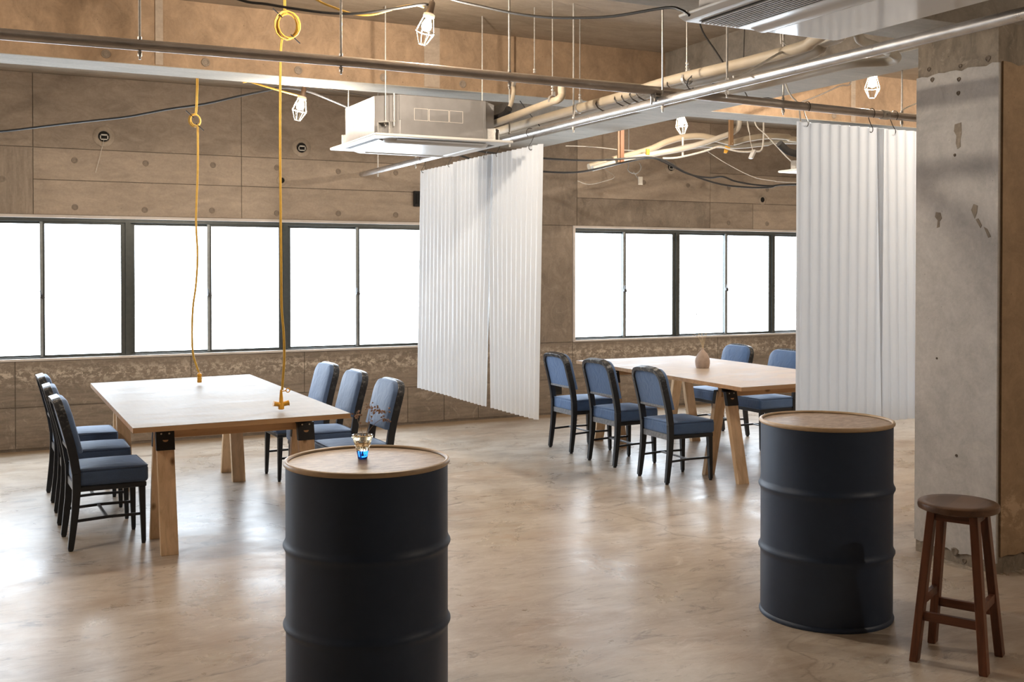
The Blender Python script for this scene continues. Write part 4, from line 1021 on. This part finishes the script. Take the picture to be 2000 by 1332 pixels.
run('signal_cable', 'q7', 0.0050, m_white_wire, 'white cable dropping behind the dull pipe by the hung sheet', 'cable', GC)
run('signal_cable', 'q8', 0.0050, m_white_wire, 'pale cable leaving the dull pipe toward the column', 'cable', GC)
run('signal_cable', 'w1', 0.0085, m_white_wire, 'white flexible cable drooping below the wavy cream pipes', 'cable', GC)
run('signal_cable', 'w2', 0.0050, m_white_wire, 'short white cable hanging by the dark timber strap', 'cable', GC)
run('signal_cable', 'w3', 0.0065, m_white_wire, 'white cable slanting down to the half hidden air conditioner', 'cable', GC)
run('signal_cable', 'w4', 0.0035, m_white_wire, 'long thin pale string crossing in front of the second window wall', 'cable', GC)
run('signal_cable', 'w5', 0.0045, m_white_wire, 'pale cable looping loosely on the wall above the second window', 'cable', GC)
t = run('signal_cable', 'loop1', 0.0050, m_grey_plastic, 'small loop of grey cable dangling under the cream pipe ends', 'cable', GC)
obj('cable_tag', M().box(5.935, 5.985, 8.985, 8.992, 2.372, 2.452), m_white_wire, t)
obj('tag_wire', M().sweep(PATHS['tagwire'], 0.003, n=5), m_grey_plastic, t)
t = thing('junction_box', 'small white box dangling below the cream pipes', 'junction box', (6.725, 8.20, 2.640), R(20))
obj('housing', M().hexa([(-.055, -.02, -.045), (-.02, -.02, -.05), (-.02, .02, -.05), (-.055, .02, -.045), (.012, -.02, .045), (.05, -.02, .035), (.05, .02, .035), (.012, .02, .045)]), m_ac_white, t, bevel=0.006)
obj('box_wire', M().sweep([(0, 0, 0.04), (0.01, 0.03, 0.12), (0.0, 0.05, 0.30)], 0.003, n=5), m_white_wire, t)
t = thing('timber_strap', 'reddish timber strap hanging from the beam by the cream pipe ends', 'strap', (5.261, 8.25, 0))
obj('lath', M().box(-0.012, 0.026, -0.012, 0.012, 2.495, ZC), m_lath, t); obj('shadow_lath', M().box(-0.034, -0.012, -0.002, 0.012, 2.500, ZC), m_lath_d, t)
t = thing('timber_strap', 'dark timber strap hanging in front of the wavy cream pipes', 'strap', (6.510, 8.25, 0))
obj('lath', M().box(-0.030, 0.016, -0.012, 0.012, 2.715, ZC), m_lath_d, t, bevel=0.002); obj('strap_screw', M().lathe([(0.004, -0.002), (0.004, 0.004)], 8, c=(0, -0.013, 2.735)), m_screw, t)
t = thing('plastic_drop_pipe', 'thin white tube hanging below the lamp by the second window', 'tube', (5.999, 8.33, 0))
obj('tube', M().lathe([(0.010, 2.60), (0.010, 2.765)], 10), m_white_wire, t); obj('cap', M().lathe([(0.013, 2.755), (0.013, 2.775)], 10), m_white_wire, t)
tag(obj('tape_tab', M().box(5.545, 5.580, 8.262, 8.276, 2.585, 2.636), m_tapeorange), 'orange tape tab on the cream pipes at the cable crossing', 'tape')
tag(obj('tape_tab', M().hexa([(6.437, 8.262, 2.643), (6.462, 8.262, 2.640), (6.462, 8.276, 2.640), (6.437, 8.276, 2.643), (6.452, 8.262, 2.710), (6.508, 8.262, 2.700), (6.508, 8.276, 2.700), (6.452, 8.276, 2.710)]), m_tapeorange), 'orange tape tail hanging by the dark timber strap', 'tape')

# ------------------------------------------------------------------ pendant extension cords
def coil(c, r, turns, seed, wob=0.12):
    rnd = random.Random(seed); o = []
    for k in range(turns * 14 + 1):
        a = math.pi / 2 + 2 * math.pi * k / 14; tn = k / 14
        rr = r * (1 + wob * math.sin(tn * 2.1 + seed)) ; sx = 0.86
        o.append((c[0] + rr * sx * math.cos(a) + 0.10 * r * math.sin(tn * 1.7), c[1] + 0.012 * math.sin(tn * 2.4), c[2] + rr * math.sin(a)))
    return o
def pendant(label, loc, top, low, cc, cr, seed, kind):
    t = thing('extension_cord', label, 'extension cord', loc, 0, 'yellow cords hanging over the table')
    for key, dx in ((top, 0.0045), (top, -0.0045), (low, 0.0035), (low, -0.0035)):
        pts = [(x + dx, y, z) for x, y, z in smooth_path(PATHS[key], 4)]
        if key == top: pts[0] = (pts[0][0], pts[0][1], ZC)
        obj('cord', M().sweep(pts, 0.0038, n=6), m_yellow, t, smooth=True, world=True)
    obj('cord_coil', M().sweep(coil(cc, cr, 6, seed), 0.0042, n=6), m_yellow, t, smooth=True, world=True)
    for s in (-1, 1):
        a = R(135) if s < 0 else R(-60)
        p = Vector(cc) + Vector((cr * .86 * math.cos(a), -0.012, cr * math.sin(a))); d = Vector((-.7, 0, .6)) if s < 0 else Vector((.7, 0, -.6))
        obj('cable_tie', M().sweep([p - d * 0.02, p + d * 0.055], 0.0035, n=5), m_cable, t, world=True)
    if kind == 0:
        x, y, z = 1.385, 7.50, 0.757
        m = M().lathe([(0.014, 0.0), (0.016, 0.004), (0.016, 0.028), (0.0125, 0.032), (0.0125, 0.040), (0.016, 0.044), (0.016, 0.058), (0.007, 0.066)], 14, c=(x, y, z))
        obj('socket', m, m_socket, t, smooth=True, world=True)
        obj('collar', M().box(x - .017, x + .017, y - .017, y + .017, z + 0.030, z + 0.036), m_yellow, t, world=True)
    else:
        x, y, z = 1.533, 5.90, 0.752
        m = M().lathe([(0.012, 0.0), (0.017, 0.003), (0.017, 0.026), (0.013, 0.034), (0.011, 0.060), (0.008, 0.090), (0.006, 0.110)], 14, c=(x, y, z))
        sk = obj('socket', m, m_socket, t, smooth=True, world=True)
        for s in (-1, 1):
            obj('side_outlet', M().sweep([(x, y, z + 0.026), (x + s * 0.040, y, z + 0.034), (x + s * 0.043, y, z + 0.0345)], [0.012, 0.014, 0.017], n=12), m_socket, t, smooth=True, world=True)
        ring = [(x + 0.037 + 0.011 * math.cos(2 * math.pi * k / 14), y - 0.004, z + 0.105 + 0.011 * math.sin(2 * math.pi * k / 14)) for k in range(14)]
        obj('hanging_ring', M().sweep(ring, 0.0028, n=6, closed=True).sweep([(x + 0.026, y - 0.004, z + 0.104), (x + 0.006, y, z + 0.100)], 0.003, n=6), m_socket, t, smooth=True, world=True)
    return t
pendant('yellow extension cord with a small coil and single socket over the far table edge', (1.363, 7.50, ZC), 'pend1', 'pend1b', (1.363, 7.50, 2.544), 0.040, 1, 0)
pendant('yellow extension cord with a large ceiling coil and cross shaped socket', (1.573, 5.90, ZC), 'pend2', 'pend2b', (1.573, 5.90, 2.885), 0.072, 3, 1)

# ------------------------------------------------------------------ caged lamps
def lamp(label, loc, axis, group, power=1.0):
    t = thing('caged_lamp', label, 'lamp', loc, 0, group)
    g = obj('grip', M().lathe([(0.0, 0.085), (0.012, 0.084), (0.017, 0.075), (0.019, 0.030), (0.023, 0.012), (0.023, 0.0)], 16, cap0=False), m_lamp_grip, t, smooth=True)
    obj('collar', M().lathe([(0.027, -0.004), (0.031, 0.0), (0.031, 0.012), (0.024, 0.018)], 16), m_lamp_collar, t, smooth=True)
    obj('clip', M().box(-0.012, 0.012, -0.006, 0.020, 0.070, 0.078).box(-0.012, 0.012, 0.014, 0.020, 0.030, 0.076).sweep([(0, 0.0, 0.08), (0.0, 0.01, 0.12), (0.012, 0.03, 0.14)], 0.004, n=6), m_lamp_grip, t)
    obj('bulb', M().lathe([(0.0, -0.080), (0.012, -0.078), (0.022, -0.070), (0.027, -0.056), (0.026, -0.043), (0.020, -0.027), (0.015, -0.014), (0.014, -0.004)], 18, cap0=False, cap1=False), m_bulb, t, smooth=True)
    cg = obj('cage', M().lathe([(0.0535, -0.087), (0.0535, -0.083), (0.0505, -0.083), (0.0505, -0.087), (0.0535, -0.087)], 20, cap0=False, cap1=False), m_cage, t)
    for k in range(8):
        a = 2 * math.pi * k / 8; c, s = math.cos(a), math.sin(a)
        obj('cage_wire', M().sweep([(0.028 * c, 0.028 * s, -0.002), (0.052 * c, 0.052 * s, -0.085), (0.022 * c, 0.022 * s, -0.150)], 0.0014, n=5), m_cage, cg)
    obj('cage_ring', M().lathe([(0.024, -0.152), (0.024, -0.147), (0.020, -0.147), (0.020, -0.152), (0.024, -0.152)], 16, cap0=False, cap1=False), m_cage, cg)
    ld = bpy.data.lights.new('lamp_light', 'POINT'); ld.energy = BULB_WATTS; ld.color = BULB_COLOR; ld.shadow_soft_size = 0.024
    lo = bpy.data.objects.new('lamp_light', ld); COL.objects.link(lo); lo.parent = t; lo.location = (0, 0, -0.053)
    t.rotation_euler = Vector((0, 0, -1)).rotation_difference(Vector(axis)).to_euler()
    return t
def hang(t):
    # wire that ties the lamp up to the slab
    q = t.rotation_euler.to_matrix(); L = (ZC + 0.002 - t.location.z) / (q @ Vector((0, 0, 1))).z / t.scale.z
    obj('hang_wire', M().sweep([(0.004, 0.004, 0.075), (0.0, 0.0, L)], 0.0028, n=6), m_wire, t)
hung = []
def lamp_copy(src, label, loc, axis, watts=0):
    c = dup(src, loc, 0, label); c.rotation_euler = Vector((0, 0, -1)).rotation_difference(Vector(axis)).to_euler(); hung.append(c)
    c.scale = (1, 1, 1)
    if watts:
        for q in bpy.data.objects:
            if q.parent == c and q.type == 'LIGHT': q.data = q.data.copy(); q.data.energy = watts
    return c
GL = 'caged lamps clipped up under the ceiling'
l1 = lamp('lit caged lamp nearest the ceiling, clipped above the boxy air conditioner', (2.175, 5.300, 2.872), (-0.22, 0.10, -1), GL)
lamp_copy(l1, 'lit caged lamp clipped under the beam above the long window', (2.040, 7.270, 2.705), (-0.20, 0.10, -1), 48)
lamp_copy(l1, 'lit caged lamp below the beam over the wavy cream pipes', (5.450, 7.600, 2.845), (0.12, -0.02, -1), 48)
lamp_copy(l1, 'lit caged lamp between beam and column top', (5.665, 5.612, 2.886), (-0.02, 0.02, -1))
for x, y, lab in ((-1.6, 5.3, 'unseen caged fill lamp added over the floor beyond the row of dark chairs'), (5.6, 0.6, 'unseen caged fill lamp added over the floor past the column'), (8.6, 6.0, 'unseen caged fill lamp added over the floor beyond the clay vase table')):
    lamp_copy(l1, lab, (x, y, 2.95), (0, 0, -1))  # lamp copies added out of view as fill light for the foreground

for q in [l1] + hung: hang(q)
for q in bpy.data.objects:      # the lamp nearest the viewer has the strongest bulb
    if q.parent == l1 and q.type == 'LIGHT': q.data = q.data.copy(); q.data.energy = 105; q.data.shadow_soft_size = 0.045

# ------------------------------------------------------------------ vases and dried flowers
t = thing('bud_vase', 'small fluted glass vase, amber above and blue below, on the drum', 'vase', (1.243, 3.655, 0.8557))
def fluted(prof, n=48, f=8, amp=0.06):
    vs = []; fs = []
    for j, (r, z) in enumerate(prof):
        w = amp * min(1, max(0, (z - 0.006) / 0.03))
        for k in range(n):
            a = 2 * math.pi * k / n; q = r * (1 + w * math.cos(f * a)); vs.append((q * math.cos(a), q * math.sin(a), z))
    m = len(prof)
    for j in range(m - 1):
        for k in range(n): fs.append((j*n+k, j*n+(k+1) % n, (j+1)*n+(k+1) % n, (j+1)*n+k))
    fs.append(tuple(range(n - 1, -1, -1))); fs.append(tuple((m-1)*n + k for k in range(n)))
    return M().add(vs, fs)
obj('base', fluted([(0.0150, 0.0), (0.0172, 0.002), (0.0185, 0.012), (0.0205, 0.024), (0.0215, 0.0298)], amp=0.05), m_glass_blue, t, smooth=True)
up = M(); n = 48
prof_o = [(0.0216, 0.030), (0.0250, 0.042), (0.0300, 0.058), (0.0350, 0.072), (0.0385, 0.080), (0.0380, 0.084), (0.0340, 0.087)]
prof_i = [(0.0315, 0.0865), (0.0325, 0.080), (0.0290, 0.068), (0.0240, 0.052), (0.0180, 0.040), (0.004, 0.036)]
obj('bowl', fluted(prof_o + prof_i, amp=0.06), m_glass, t, smooth=True)

def sprig(name, label, group, base, stempts, mat_s, mat_b, r, nb, br, spread, seed):
    rnd = random.Random(seed)
    t = thing(name, label, 'flower', base, 0, group)
    pts = smooth_path(stempts, 4)
    obj('stem', M().sweep(pts, r, n=5), mat_s, t)
    tip = pts[-1]; m = M(); tw = M()
    for k in range(nb):
        d = Vector((rnd.uniform(-1, 1), rnd.uniform(-1, 1), rnd.uniform(-.5, .8))) * spread
        s0 = pts[rnd.randrange(len(pts) * 2 // 3, len(pts))]; e = s0 + d
        tw.sweep([s0, s0 + d * .5 + Vector((0, 0, .004)), e], r * .6, n=4)
        b = M().lathe([(0.0, -br * .8), (br * .8, -br * .2), (br, br * .3), (br * .5, br * .7), (0.0, br * .4)], 7, cap0=False, cap1=False)
        q = Euler((rnd.uniform(-1, 1), rnd.uniform(-1, 1), 0)).to_matrix(); b.v = [tuple(q @ Vector(v)) for v in b.v]; b.shift(e)
        obj('blossom', b, mat_b, t, smooth=True)
    obj('twig', tw, mat_s, t)
    return t
VB = (1.243, 3.655, 0.8557)
RX, RY = 0.893, -0.450
def side(a, z, b=0.0): return Vector((a * RX + b * 0.45, a * RY + b * 0.89, z))
GF = 'dried sprigs in the glass vase'
sprig('dried_sprig', 'dried pink sprig in the glass vase bending out past the middle chair leg', GF, VB, [side(0.004, 0.035), side(0.0, 0.09), side(-0.015, 0.13), side(-0.022, 0.165)], m_stem, m_bloom, 0.0008, 12, 0.0042, 0.018, 1)
sprig('dried_sprig', 'tall dried pink sprig in the glass vase with a fine leafy top', GF, VB, [side(0.0, 0.035), side(0.014, 0.09), side(0.022, 0.14), side(0.028, 0.185)], m_stem, m_bloom, 0.0008, 16, 0.0036, 0.020, 2)
sprig('dried_sprig', 'dried pink sprig in the glass vase arching over the chair back', GF, VB, [side(-0.004, 0.035), side(0.014, 0.09), side(0.034, 0.15), side(0.058, 0.172), side(0.084, 0.162)], m_stem, m_bloom, 0.0008, 18, 0.0044, 0.020, 3)
sprig('dried_sprig', 'low dried sprig in the glass vase drooping toward the chair frame', GF, VB, [side(0.004, 0.035), side(0.018, 0.09), side(0.05, 0.13), side(0.078, 0.142), side(0.092, 0.128)], m_stem, m_bloom, 0.0008, 10, 0.0040, 0.014, 4)

t = thing('clay_vase', 'brown clay vase with a narrow neck on the clean plywood table', 'vase', (5.228, 6.985, 0.7385))
obj('body', M().lathe([(0.0, 0.0), (0.046, 0.0), (0.052, 0.004), (0.0575, 0.03), (0.059, 0.055), (0.055, 0.080), (0.044, 0.105), (0.028, 0.127), (0.015, 0.142), (0.009, 0.152), (0.0075, 0.160), (0.0045, 0.159), (0.004, 0.14)], 40, cap0=False, cap1=False), m_clay, t, smooth=True)
VC = (5.228, 6.985, 0.7385)
GG = 'dried stems in the clay vase'
for i, (pts, nb, lab) in enumerate((
    ([(0, .12), (-.010, .20), (-.035, .245), (-.060, .268)], 5, 'pale dry stem in the clay vase leaning furthest toward the sheets'),
    ([(0, .12), (-.008, .20), (-.030, .28), (-.050, .345)], 9, 'dry stem in the clay vase standing just beside the window mullion'),
    ([(0, .12), (-.004, .22), (-.020, .34), (-.052, .43)], 16, 'tallest dry stem in the clay vase with a dark seedy head'),
    ([(0, .12), (0.002, .22), (-.005, .30), (-.004, .355)], 9, 'straight upright dry stem in the clay vase'),
    ([(0, .12), (0.010, .21), (0.026, .30), (0.055, .39)], 10, 'dry stem in the clay vase bending toward the facing chair'),
    ([(0, .12), (0.012, .20), (0.030, .27), (0.042, .345)], 8, 'short forked dry stem in the clay vase'))):
    sprig('dry_stem', lab, GG, VC, [side(a, z, 0.006 * math.sin(i * 2)) for a, z in pts], m_straw, m_seed, 0.0012, nb, 0.0042, 0.030, 20 + i)
